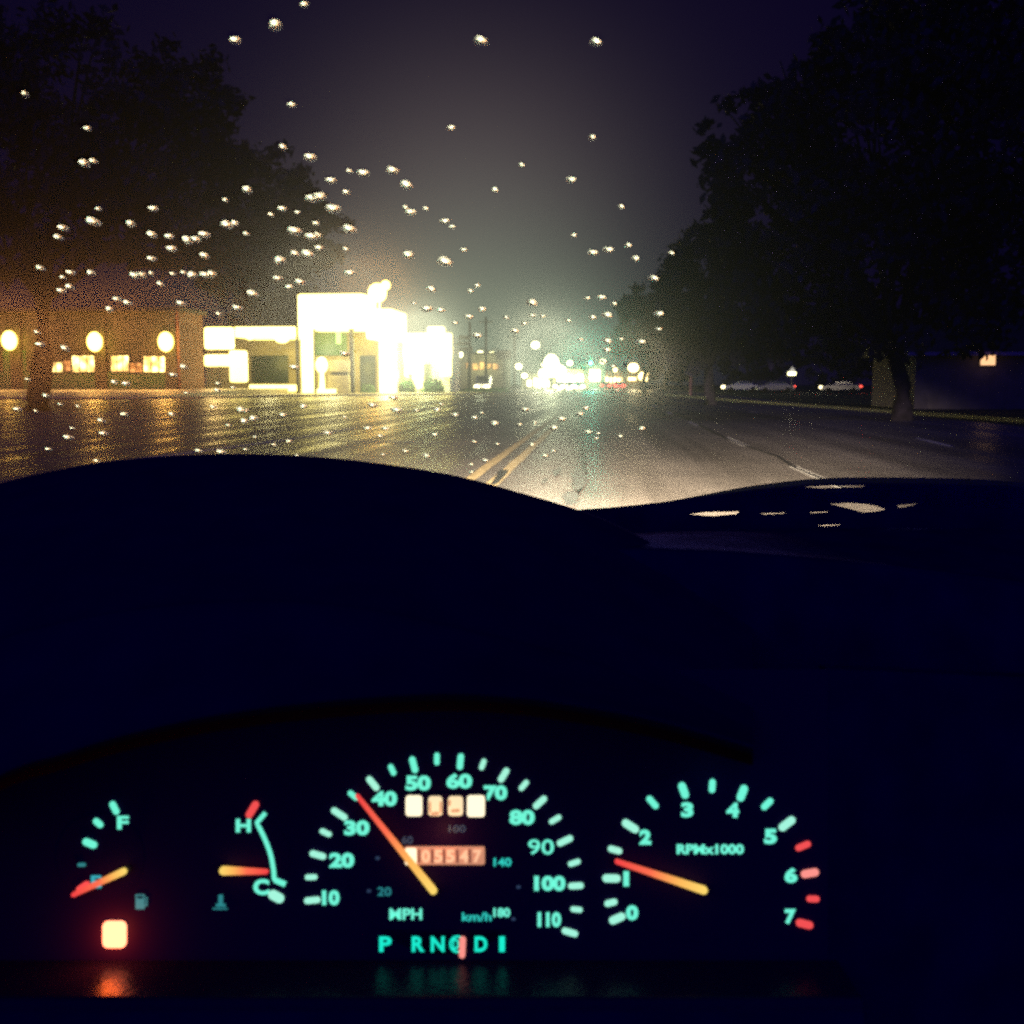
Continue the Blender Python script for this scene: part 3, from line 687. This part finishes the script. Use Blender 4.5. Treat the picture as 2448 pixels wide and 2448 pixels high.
def text(parent, s_, cx, cy, w, h, m, bold=.03, off=.0008, name='numeral', slant=0):
    key = (s_, bold)
    if key not in TXT:
        cu = bpy.data.curves.new('lettering', 'FONT'); cu.body = s_; cu.offset = bold; cu.resolution_u = 4; cu.align_x = 'CENTER'
        if len(s_) > 1: cu.space_character = 1.0
        ob = bpy.data.objects.new('lettering', cu); C.objects.link(ob)
        dg = bpy.context.evaluated_depsgraph_get(); dg.update()
        me = bpy.data.meshes.new_from_object(ob.evaluated_get(dg)); 
        TXT[key] = ([v.co.copy() for v in me.vertices], [tuple(p.vertices) for p in me.polygons])
        bpy.data.objects.remove(ob); bpy.data.meshes.remove(me); bpy.data.curves.remove(cu)
    vs, fs = TXT[key]
    x0 = min(v.x for v in vs); x1 = max(v.x for v in vs); y0 = min(v.y for v in vs); y1 = max(v.y for v in vs)
    out = [fx(cx + ((v.x - x0)/(x1 - x0) - .5)*w, cy - ((v.y - y0)/(y1 - y0) - .5)*h, off) for v in vs]
    return MB().add(out, fs).build(name, m, parent)
def Z(ox, oy, k): return lambda x, y: (ox + x*k, oy + y*k)
zs = Z(700, 1750, .3727); zt_ = Z(1380, 1780, .3313); zf = Z(100, 1750, .3623)
def bezel(name, label):
    return None
def gauge(name, cx, cy, rad):
    poly = [(cx + rad*math.cos(R(a)), cy - rad*math.sin(R(a))) for a in range(0, 360, 6)]
    return MB().prism([fx(x, y, .0003) for x, y in poly], ROT @ Vector((0, 0, -.0012))).build(name, M_face, own)
sp = gauge('speedometer', 1061, 2050, 232)
ticks = [((75,1080),(180,1070)),((80,928),(160,926)),((110,770),(215,800)),((175,625),(250,660)),((250,490),(350,555)),((358,378),(420,430)),((480,285),(550,370)),((622,205),(655,275)),
 ((762,155),(790,260)),((925,130),(925,210)),((1080,135),(1070,240)),((1232,170),(1205,240)),((1380,230),(1325,318)),((1508,308),(1455,370)),((1625,412),(1545,485)),((1720,535),(1645,580)),
 ((1795,670),(1695,718)),((1845,822),(1765,848)),((1865,980),(1765,985)),((1858,1138),(1780,1130)),((1828,1295),(1725,1265))]
for i, (a, b) in enumerate(ticks):
    bar(sp, 'tick', zs(*a), zs(*b), 13 if i % 2 == 0 else 11, TW if i not in (7, 8, 9, 10, 5) else T)
for s_, x, y, w in (('10',245,1060,112),('20',315,820,160),('30',412,612,162),('40',588,425,162),('50',805,325,162),('60',1068,312,165),('70',1300,388,150),('80',1470,545,162),('90',1592,735,165),('100',1648,968,200),('110',1645,1200,150)):
    text(sp, s_, *zs(x, y), w*.3727, 36, T, .012 if '9' in s_ else .055)
text(sp, '20', *zs(588, 1020), 33, 21, TD, .02); text(sp, '60', *zs(735, 690), 26, 19, TDD, .02); text(sp, '100', *zs(1055, 618), 40, 17, TDD, .01)
text(sp, '140', *zs(1345, 832), 42, 20, T if 0 else emis('print_mid', (.03, .62, .50), 1), .03); text(sp, '180', *zs(1340, 1155), 40, 22, T, .04)
text(sp, 'MPH', *zs(725, 1165), 78, 27, T, .03, name='lettering'); text(sp, 'km/h', *zs(1180, 1182), 70, 21, MATS['print_mid'], .02, name='lettering')
for (x, y) in ((545, 805), (490, 1015), (1447, 990), (1415, 1195)): bar(sp, 'dot', zs(x-14, y), zs(x+14, y), 6, TDD)
# gear indicator
gi = dial_panel('gear_indicator', 880, 2222, 1225, 2290, .0003, M_face, own, 6)
for s_, x, w in (('P', 595, 80), ('R', 805, 82), ('N', 930, 88), ('D', 1045, 60), ('D', 1207, 80), ('1', 1342, 36)):
    text(gi, s_, *zs(x, 1357), w*.3727*(.7 if w == 60 else 1), 27 if w == 60 else 37, TT, .035, name='letter')
ring = []; c_ = zs(1055, 1357)
for q in range(24):
    aa = R(q*15); ring.append((math.cos(aa), math.sin(aa)))
mb = MB(); vs = [fx(c_[0] + x*19, c_[1] + y*21, .0009) for x, y in ring] + [fx(c_[0] + x*14, c_[1] + y*16, .0009) for x, y in ring]
mb.add(vs, [(i, (i+1) % 24, (i+1) % 24 + 24, i + 24) for i in range(24)]).build('ring', TT, gi)
bar(gi, 'pointer', zs(1092, 1300), zs(1086, 1440), 13, TRP, .0022)
# trip meter and odometer
tm = dial_panel('trip_meter', 962, 1896, 1164, 1954, .0011, M_face, own, 4)
E1 = emis('lit_wheel', (1, .90, .60), 1.25); E2 = emis('lit_wheel_warm', (1, .80, .46), 1.0); E3 = emis('lit_wheel_dim', (.85, .45, .22), .75)
for i, (x0, x1, y0, y1, e) in enumerate(((725, 832, 403, 535, E1), (870, 960, 408, 532, E2), (997, 1092, 408, 532, E2), (1118, 1232, 402, 540, E1))):
    a = zs(x0, y0); b = zs(x1, y1); w_ = dial_panel('digit_wheel', a[0], a[1], b[0], b[1], .0017, e, tm, 8)
    if i in (1, 2): 
        yy = 518 if i == 1 else 500
        bar(w_, 'digit', zs(x0 + 18, yy), zs(x1 - 18, yy - 5), 7, E3, .0020)
        if i == 1:
            bar(w_, 'digit', zs(x0 + 12, y0 + 30), zs(x0 + 12, y1 - 20), 5, E3, .0020); bar(w_, 'digit', zs(x1 - 10, y0 + 30), zs(x1 - 10, y1 - 20), 5, E3, .0020)
        else: bar(w_, 'digit', zs(x0 + 12, y0 + 20), zs(x0 + 10, y0 + 60), 5, E3, .0020)
od = dial_panel('odometer', 968, 2023, 1159, 2066, .0011, emis('odometer_strip', (.78, .34, .19), .75), own, 5)
E4 = emis('odometer_digit', (1, .60, .34), .95); E5 = emis('odometer_shade', (.28, .09, .06), .6)
for x in (810, 895, 970, 1055, 1135): bar(od, 'drum_gap', zs(x, 745), zs(x + 2, 835), 5, E5, .0014)
dial_panel('digit_wheel', *zs(722, 740), *zs(795, 848), .0014, E1, od, 5)
for s_, x in (('0', 855), ('5', 935), ('5', 1012), ('4', 1100), ('7', 1185)): text(od, s_, *zs(x, 790), 20, 30, E4, .03, .0020, 'digit')
# tachometer
ta = gauge('tachometer', 1664, 2045, 205)
tt = [((230,1275),(345,1225)),((195,1148),(288,1125)),((180,960),(312,962)),((220,742),(322,770)),((325,548),(440,622)),((505,372),(578,455)),((745,270),(785,385)),((975,245),(968,345)),
 ((1210,290),(1165,405)),((1405,388),(1330,462)),((1565,525),(1455,610)),((1680,705),(1572,750)),((1740,912),(1610,935)),((1745,1110),(1650,1108)),((1698,1305),(1575,1275))]
for i, (a, b) in enumerate(tt):
    bar(ta, 'tick', zt_(*a), zt_(*b), 16 if i % 2 == 0 else 13, (TR if i != 12 else TRP) if i > 10 else (TW if i in (0, 1, 2, 3, 4, 10) else T))
for s_, x, y, w in (('0',395,1210,88),('1',352,965,40),('2',490,665,85),('3',792,468,88),('4',1120,470,92),('5',1392,660,92),('6',1540,940,92),('7',1535,1238,80)):
    text(ta, s_, *zt_(x, y), w*.3313, 36, T, .058)
text(ta, 'RPMx1000', *zt_(958, 752), 160, 24, T, .045, name='lettering')
# fuel gauge and temperature gauge
fu = gauge('fuel_gauge', 240, 2050, 105)
for a, b, w, m in (((462,455),(505,540),13,T),((348,572),(405,622),13,T),((275,712),(368,750),15,T),((240,872),(295,872),7,TD),((235,1045),(318,988),13,TR)): bar(fu, 'tick', zf(*a), zf(*b), w, m)
text(fu, 'F', *zf(538, 595), 28, 32, T, .04, name='letter'); text(fu, 'E', *zf(362, 985), 25, 30, emis('print_blue', (.03, .40, .45), 1), .04, name='letter')
ic = MB()
def q4(x0, y0, x1, y1): ic.add([fx(*zf(x0, y0), .0009), fx(*zf(x1, y0), .0009), fx(*zf(x1, y1), .0009), fx(*zf(x0, y1), .0009)], [(0, 1, 2, 3)])
q4(622, 1095, 682, 1165); q4(622, 1068, 632, 1095); q4(672, 1068, 682, 1095); q4(632, 1068, 672, 1078); q4(690, 1085, 700, 1145); q4(682, 1135, 690, 1145)
ic.build('pump_icon', TD, fu)
te = gauge('temperature_gauge', 590, 2050, 105)
bar(te, 'tick', zf(1425, 455), zf(1360, 562), 15, TR); bar(te, 'tick', zf(1500, 1055), zf(1598, 1108), 20, TW)
text(te, 'H', *zf(1332, 615), 36, 32, T, .045, name='letter'); text(te, 'C', *zf(1450, 1020), 38, 38, T, .05, name='letter')
arc = catmull([(1420, 597), (1468, 690), (1510, 800), (1530, 900), (1535, 965)], 16); arc = [(1478, 530)] + list(arc) + [(1545, 975), (1610, 1002)]
mb = MB()
for i, p in enumerate(arc):
    q = arc[min(i+1, len(arc)-1)]; o_ = arc[max(i-1, 0)]; dx, dy = q[0]-o_[0], q[1]-o_[1]; l_ = math.hypot(dx, dy); w = 15 if i < len(arc)-2 else 19
    mb.v += [fx(*zf(p[0] - dy/l_*w, p[1] + dx/l_*w), .0009), fx(*zf(p[0] + dy/l_*w, p[1] - dx/l_*w), .0009)]
mb.f = [(2*i, 2*i+1, 2*i+3, 2*i+2) for i in range(len(arc)-1)]
mb.build('range_arc', T, te)
ic = MB(); q4(1168, 1070, 1198, 1140); q4(1150, 1130, 1216, 1150); q4(1130, 1158, 1228, 1168)
ic.build('thermometer_icon', TD, te)
# needles: light piped from the pivot, fading from yellow to red along their length
def needle(parent, tip, piv, w0, w1, reds, off=.007):
    m = bpy.data.materials.new('needle_glow'); m.use_nodes = True; t = m.node_tree; b = t.nodes['Principled BSDF']
    A = fx(*piv, off); Bv = fx(*tip, off); g = N(t, 'ShaderNodeNewGeometry')
    sub = N(t, 'ShaderNodeVectorMath', operation='SUBTRACT'); L(t, g.outputs['Position'], sub.inputs[0]); sub.inputs[1].default_value = A
    dt = N(t, 'ShaderNodeVectorMath', operation='DOT_PRODUCT'); L(t, sub.outputs[0], dt.inputs[0]); dv = Bv - A; dt.inputs[1].default_value = dv / dv.length_squared
    cr_ = N(t, 'ShaderNodeValToRGB'); L(t, dt.outputs['Value'], cr_.inputs[0]); e = cr_.color_ramp.elements
    e[0].position = .0; e[0].color = (1, .72, .15, 1); e[1].position = 1; e[1].color = (.9, .05, .05, 1)
    k1 = e.new(.3*reds); k1.color = (1, .50, .10, 1); k2 = e.new(.62*reds); k2.color = (1, .16, .07, 1)
    L(t, cr_.outputs[0], b.inputs['Emission Color']); b.inputs['Emission Strength'].default_value = 1.0; b.inputs['Base Color'].default_value = (.5, .1, .05, 1)
    bar(parent, 'needle', tip, piv, (w0, w1), m, off, .0015)
    c_ = fx(*piv, off - .003); mb = MB(); mb.tube([c_, c_ + ROT @ Vector((0, 0, .002))], .002); mb.build('needle_pivot', M_dark, parent)
needle(sp, zs(418, 378), zs(922, 1006), 9, 18, 1.0)
needle(ta, zt_(262, 808), zt_(922, 1026), 11, 19, 1.0)
needle(fu, zf(232, 1048), zf(590, 882), 11, 16, .8); needle(te, zf(1515, 893), zf(1195, 885), 11, 20, .9)
# warning lamp
wl = dial_panel('warning_lamp', *zf(405, 1245), *zf(560, 1420), .0012, emis('warning_glow', (1, .31, .16), 3.0), own, 13)
lamp('warning_bulb', wl, fx(*zf(482, 1345), .010), .03, (1, .12, .01), .004)
lamp('visor_fill', tm, fx(1065, 1990, .014), .007, (1, .35, .12), .004)  # point light added before the dial to brighten the visor underside
lamp('dial_bulb', ta, fx(1700, 1860, .02), .0010, (.1, .5, .9), .006)

# windscreen pane
PB = Vector((0, 1.25, .98)); PT = Vector((0, .30, 1.58))
pu = (PT - PB).normalized(); pn = Vector((1, 0, 0)).cross(pu).normalized()
if pn.y < 0: pn = -pn                                               # outward, ahead of the car
gm = bpy.data.materials.new('windscreen_glass'); gm.use_nodes = True; t = gm.node_tree; t.nodes.clear()
tr_ = N(t, 'ShaderNodeBsdfTransparent')
ou = N(t, 'ShaderNodeOutputMaterial'); L(t, tr_.outputs[0], ou.inputs['Surface'])
MB().add([PB + Vector((-.85, 0, 0)), PB + Vector((.85, 0, 0)), PT + Vector((.85, 0, 0)), PT + Vector((-.85, 0, 0))], [(0, 1, 2, 3)]).build('windscreen', gm, own)
# invented scattering film inside the glass, added to spread the street lights into halos
fm = bpy.data.materials.new('halo_film'); fm.use_nodes = True; t = fm.node_tree; t.nodes.clear()
vs_ = N(t, 'ShaderNodeVolumeScatter'); vs_.inputs['Color'].default_value = (1, 1, 1, 1); vs_.inputs['Density'].default_value = .30; fm.cycles.volume_sampling = 'EQUIANGULAR'; vs_.inputs['Anisotropy'].default_value = .984
ou = N(t, 'ShaderNodeOutputMaterial'); L(t, vs_.outputs[0], ou.inputs['Volume'])
MB().prism([PB + Vector((-.85, 0, 0)) - pn*.004, PB + Vector((.85, 0, 0)) - pn*.004, PT + Vector((.85, 0, 0)) - pn*.004, PT + Vector((-.85, 0, 0)) - pn*.004], -pn*.004).build('halo_film', fm, own, fixn=True)
# bonnet with its headlights, hidden below the dashboard edge
bm_ = MB(); nx, ny = 12, 10
for j in range(ny + 1):
    for i in range(nx + 1):
        u, v = i/nx*2 - 1, j/ny
        bm_.v.append(Vector((u*.8, 1.32 + v*1.05, .90 - .10*u*u - .02*v - .13*v**4)))
bm_.f = [(j*(nx+1)+i, j*(nx+1)+i+1, (j+1)*(nx+1)+i+1, (j+1)*(nx+1)+i) for j in range(ny) for i in range(nx)]
bm_.build('bonnet', M_paint, own, smooth=True)
MB().box((-.82, 2.37, .25), (.82, 2.5, .70)).build('front_end', M_paint, own, bevel=.04)
for s_ in (-1, 1):
    hl = MB().box((s_*.62 - .14, 2.5, .56), (s_*.62 + .14, 2.54, .68)).build('headlight', E_head, own, bevel=.02)
    ld = bpy.data.lights.new('headlight_beam', 'SPOT'); ld.energy = 138000; ld.color = (1, .82, .60); ld.spot_size = R(42); ld.spot_blend = 1.0; ld.shadow_soft_size = .06
    lo_ = bpy.data.objects.new('headlight_beam', ld); C.objects.link(lo_); lo_.parent = own
    lo_.location = Vector((s_*.62, 2.62, .63)) - WL[own]; lo_.rotation_euler = (R(90 - 4.7), 0, R(-1.0)); lo_.scale = (1, .36, 1)

# ------------------------------------------------------------------ cowl and parked wipers: the lit road shows through the gaps
def holed(name, outer, holes, dep, thick, m, parent):
    cu = bpy.data.curves.new('outline', 'CURVE'); cu.dimensions = '2D'; cu.fill_mode = 'BOTH'; cu.extrude = .5
    for poly in [outer] + holes:
        sp_ = cu.splines.new('POLY'); sp_.points.add(len(poly) - 1); sp_.use_cyclic_u = True
        for q, (x, y) in zip(sp_.points, poly): q.co = (x/100, -y/100, 0, 1)
    ob = bpy.data.objects.new('outline', cu); C.objects.link(ob)
    dg = bpy.context.evaluated_depsgraph_get(); dg.update()
    me = bpy.data.meshes.new_from_object(ob.evaluated_get(dg))
    vs = [D(v.co.x*100, -v.co.y*100, dep - v.co.z*thick) for v in me.vertices]; fs = [tuple(p.vertices) for p in me.polygons]
    bpy.data.objects.remove(ob); bpy.data.meshes.remove(me); bpy.data.curves.remove(cu)
    return MB().add(vs, fs).build(name, m, parent)
crest = [(x, y) for x, y, *_ in catmull([(1340, 1226), (1390, 1218), (1450, 1214), (1550, 1204), (1610, 1196), (1700, 1179), (1800, 1161), (1950, 1144), (2100, 1141), (2300, 1144), (2448, 1154), (2800, 1190)], 44)]
outer = crest + [(2800, 1330), (1340, 1330)]
holes = [[(1648, 1229), (1690, 1224), (1768, 1223), (1760, 1229), (1700, 1234)],
 [(1985, 1205), (2030, 1202), (2070, 1205), (2088, 1208), (2118, 1217), (2095, 1223), (2062, 1225), (2035, 1217)],
 [(2144, 1208), (2192, 1204), (2180, 1209), (2150, 1214)],
 [(1920, 1164), (1980, 1160.5), (2070, 1161), (2060, 1164), (1960, 1167)],
 [(1935, 1225), (1982, 1223), (1975, 1225), (1940, 1226.5)], [(1955, 1255.5), (2010, 1254), (2003, 1256.3), (1965, 1257.5)],
 [(1818, 1228), (1878, 1225.5), (1872, 1227.5), (1825, 1230)]]
holed('wiper_assembly', outer, holes, 1.16, .012, M_dash, own)

# ------------------------------------------------------------------ raindrops on the outside of the windscreen
dm = bpy.data.materials.new('rainwater'); dm.use_nodes = True; t = dm.node_tree; b = t.nodes['Principled BSDF']
b.inputs['Base Color'].default_value = (1, 1, 1, 1); b.inputs['Transmission Weight'].default_value = 1.0; b.inputs['IOR'].default_value = 1.33; b.inputs['Roughness'].default_value = .28
drops = []
def add(z, lst):
    for x, y, s_ in lst:
        p = z(x, y)
        if all(math.hypot(p[0]-q[0], p[1]-q[1]) > 9 for q in drops): drops.append((*p, s_))
add(Z(0, 0, .6335), [(1148,20,1),(1038,98,2),(888,155,2),(1813,157,2),(95,357,1),(330,487,1),(318,618,2),(352,610,1),(1100,398,1),(1703,485,1),(1067,557,1),(1170,596,2),(1318,648,1),(1371,656,2),(1480,646,2),(1248,683,2),(1306,727,1),(1532,700,3),(933,718,2),(850,757,1),(1178,751,3),(1204,745,3),(1867,719,1),(1064,790,2),(1022,812,1),(1122,803,1),(1257,790,4),(578,789,2),(372,790,1),(1549,803,2),(1606,790,1),(1530,785,1),(352,838,3),(493,846,2),(855,850,3),(885,845,2),(1678,838,2),(1706,858,1),(238,862,2),(220,897,2),(573,887,2),(638,894,2),(708,908,3),(736,905,3),(770,887,3),(928,884,1),(1112,874,3),(1175,895,3),(1198,890,2),(1318,867,4),(1192,845,1),(647,940,2),(1203,937,2),(572,978,2),(771,966,2),(1112,958,2),(1160,960,3),(1055,985,3),(1305,942,1),(1540,965,3),(1677,990,4),(1750,945,1),(153,1013,2),(267,1030,2),(343,1031,2),(237,1048,1),(510,1041,3),(533,1040,3),(571,1033,1),(652,1035,1),(692,1030,1),(725,1040,3),(775,1039,3),(798,1037,3),(1047,1052,2),(1319,1032,2),(1132,1066,3),(1090,1084,2),(232,1098,2),(264,1084,2),(605,1073,2),(1627,1093,2),(1800,1080,1),(1775,1100,1),(952,1109,3),(442,1130,2),(482,1144,2),(414,1168,2),(683,1146,2),(895,1163,2),(825,1186,1),(1561,1146,1),(1610,1167,3),(1662,1172,2),(1768,1197,2),(1818,1170,2),(1716,1220,1),(1910,1200,1),(140,1255,1)])
add(Z(1224, 0, .6335), [(315,162,2),(302,522,1),(35,625,1),(222,681,2),(411,782,1),(233,890,1),(303,956,2),(362,945,2),(437,928,1),(465,977,2),(600,957,1),(533,1052,2),(75,1144,3),(285,1127,1),(336,1124,2),(385,1148,1),(75,1192,1),(115,1195,1),(45,1222,1),(303,1200,2),(358,1191,3),(212,1212,1),(553,1186,2),(552,1243,1),(10,1250,2)])
add(Z(0, 600, .3209), [(133,1180,2),(450,1143,1),(583,1160,1),(268,1195,1),(927,1217,2),(1280,1217,2),(755,1265,2),(538,1322,1),(510,1390,3),(362,1478,2),(772,1360,3),(722,1565,2),(795,1590,1),(1590,1165,2),(1795,1183,3),(1830,1190,2),(1820,1268,3),(1888,1248,3),(1700,1300,1),(1478,1490,2),(1645,1497,3),(1830,1480,1),(1900,1388,1),(345,1080,2),(1620,1040,2),(1625,990,1),(1735,1020,1),(1390,1060,1),(487,727,2),(300,698,2),(277,613,2),(853,978,2),(940,990,2),(1290,925,2),(1370,865,2),(1630,470,2),(1765,425,2),(207,958,1)])
add(Z(450, 600, .3209), [(860,1160,2),(705,1222,2),(1375,1152,3),(1552,1187,3),(1165,1240,1),(1040,1357,3),(1337,1322,2),(1468,1325,2),(1430,1380,1),(1835,1370,2),(1617,1492,2),(1450,1518,1),(1772,1525,2),(750,1420,2),(810,1525,1),(490,1388,1),(640,1445,1),(1855,1185,2),(1885,1145,1),(1700,1190,1),(1165,768,3),(1530,1095,3),(790,868,2)])
add(Z(950, 700, .3364), [(410,870,2),(548,890,2),(595,855,1),(690,930,3),(907,830,2),(867,938,1),(975,925,1),(1165,898,2),(1297,862,2),(1337,822,2),(1110,960,2),(1352,990,2),(1425,1000,1),(1410,1035,1),(1580,1020,1),(1732,965,2),(710,1077,1),(955,1080,2),(1045,1158,2),(1105,1125,1),(622,1192,2),(525,1220,1),(203,1158,1),(55,1125,2),(265,1010,2),(525,1275,1),(820,272,2),(905,220,1),(785,178,2),(600,127,2),(505,175,2),(565,305,2),(410,215,2),(1300,335,1),(1490,345,2),(1585,330,1),(1487,410,2),(1727,352,2),(1860,150,1),(1465,490,2),(1530,525,1),(545,1060,1)])
def drop_mesh(seed):
    random.seed(seed); seg, rings = 20, 7; vs = []; fs = []
    ph = random.uniform(0, 6.28)
    for i in range(rings + 1):
        th = R(56) * (1 - i / rings)
        for j in range(seg):
            a = 2*math.pi*j/seg; rad = math.sin(th)/math.sin(R(56)) * (1 + .10*math.sin(2*a + ph) + .06*math.sin(3*a + ph*2))
            vs.append((rad*math.cos(a), rad*math.sin(a), (math.cos(th) - math.cos(R(56)))*.95))
    for i in range(rings):
        for j in range(seg):
            a = i*seg + j; b_ = i*seg + (j+1) % seg; fs.append((a, b_, b_ + seg, a + seg))
    fs.append(tuple(range(seg))[::-1])
    me = bpy.data.meshes.new('raindrop'); me.from_pydata(vs, [], fs); me.update()
    bm = bmesh.new(); bm.from_mesh(me); bmesh.ops.remove_doubles(bm, verts=bm.verts, dist=1e-5); bmesh.ops.recalc_face_normals(bm, faces=bm.faces); bm.to_mesh(me); bm.free()
    me.polygons.foreach_set('use_smooth', [True]*len(me.polygons)); me.materials.append(dm); return me
dms = [drop_mesh(s_) for s_ in range(6)]
random.seed(5)
BM = Matrix((Vector((1, 0, 0)), pn.cross(Vector((1, 0, 0))), pn)).transposed()
def where(x, y):
    if y > 1000: return 'over the wet road left of the yellow lines' if x < 1100 else 'over the lit lane ahead'
    if y > 925: return 'over the far edge of the wet road'
    if x < 470: return 'over the amber restaurant lamps' if y > 700 else ('over the dark tree at the left' if y > 450 else 'high on the left over the black tree')
    if x < 830: return 'over the filling station' if y > 690 else 'over the broad tree behind the station'
    if x < 1150: return 'over the glaring shop and its sky' if y > 690 else 'over the grey sky above the station'
    if y < 450: return 'high up over the dark sky'
    return 'over the far street lights' if x < 1480 else 'over the dark trees at the right'
SZ = {1: ('tiny faint', .0016), 2: ('small', .0024), 3: ('bright', .0031), 4: ('largest brightest', .0038)}
for i, (x, y, s_) in enumerate(drops):
    d = ray(x, y); tpar = (PB - CAM).dot(pn) / d.dot(pn); p = CAM + d*tpar + pn*.0004
    o = bpy.data.objects.new('raindrop', random.choice(dms)); C.objects.link(o)
    r = SZ[s_][1] * random.uniform(.88, 1.12)
    o.matrix_world = Matrix.Translation(p) @ (BM @ Matrix.Rotation(random.uniform(-.3, .3), 3, 'Z')).to_4x4() @ Matrix.Diagonal((r*1.5, r*1.45, r*1.15, 1))
    tag(o, SZ[s_][0] + ' raindrop on the windscreen ' + where(x, y), 'raindrop', 'raindrops on the windscreen')
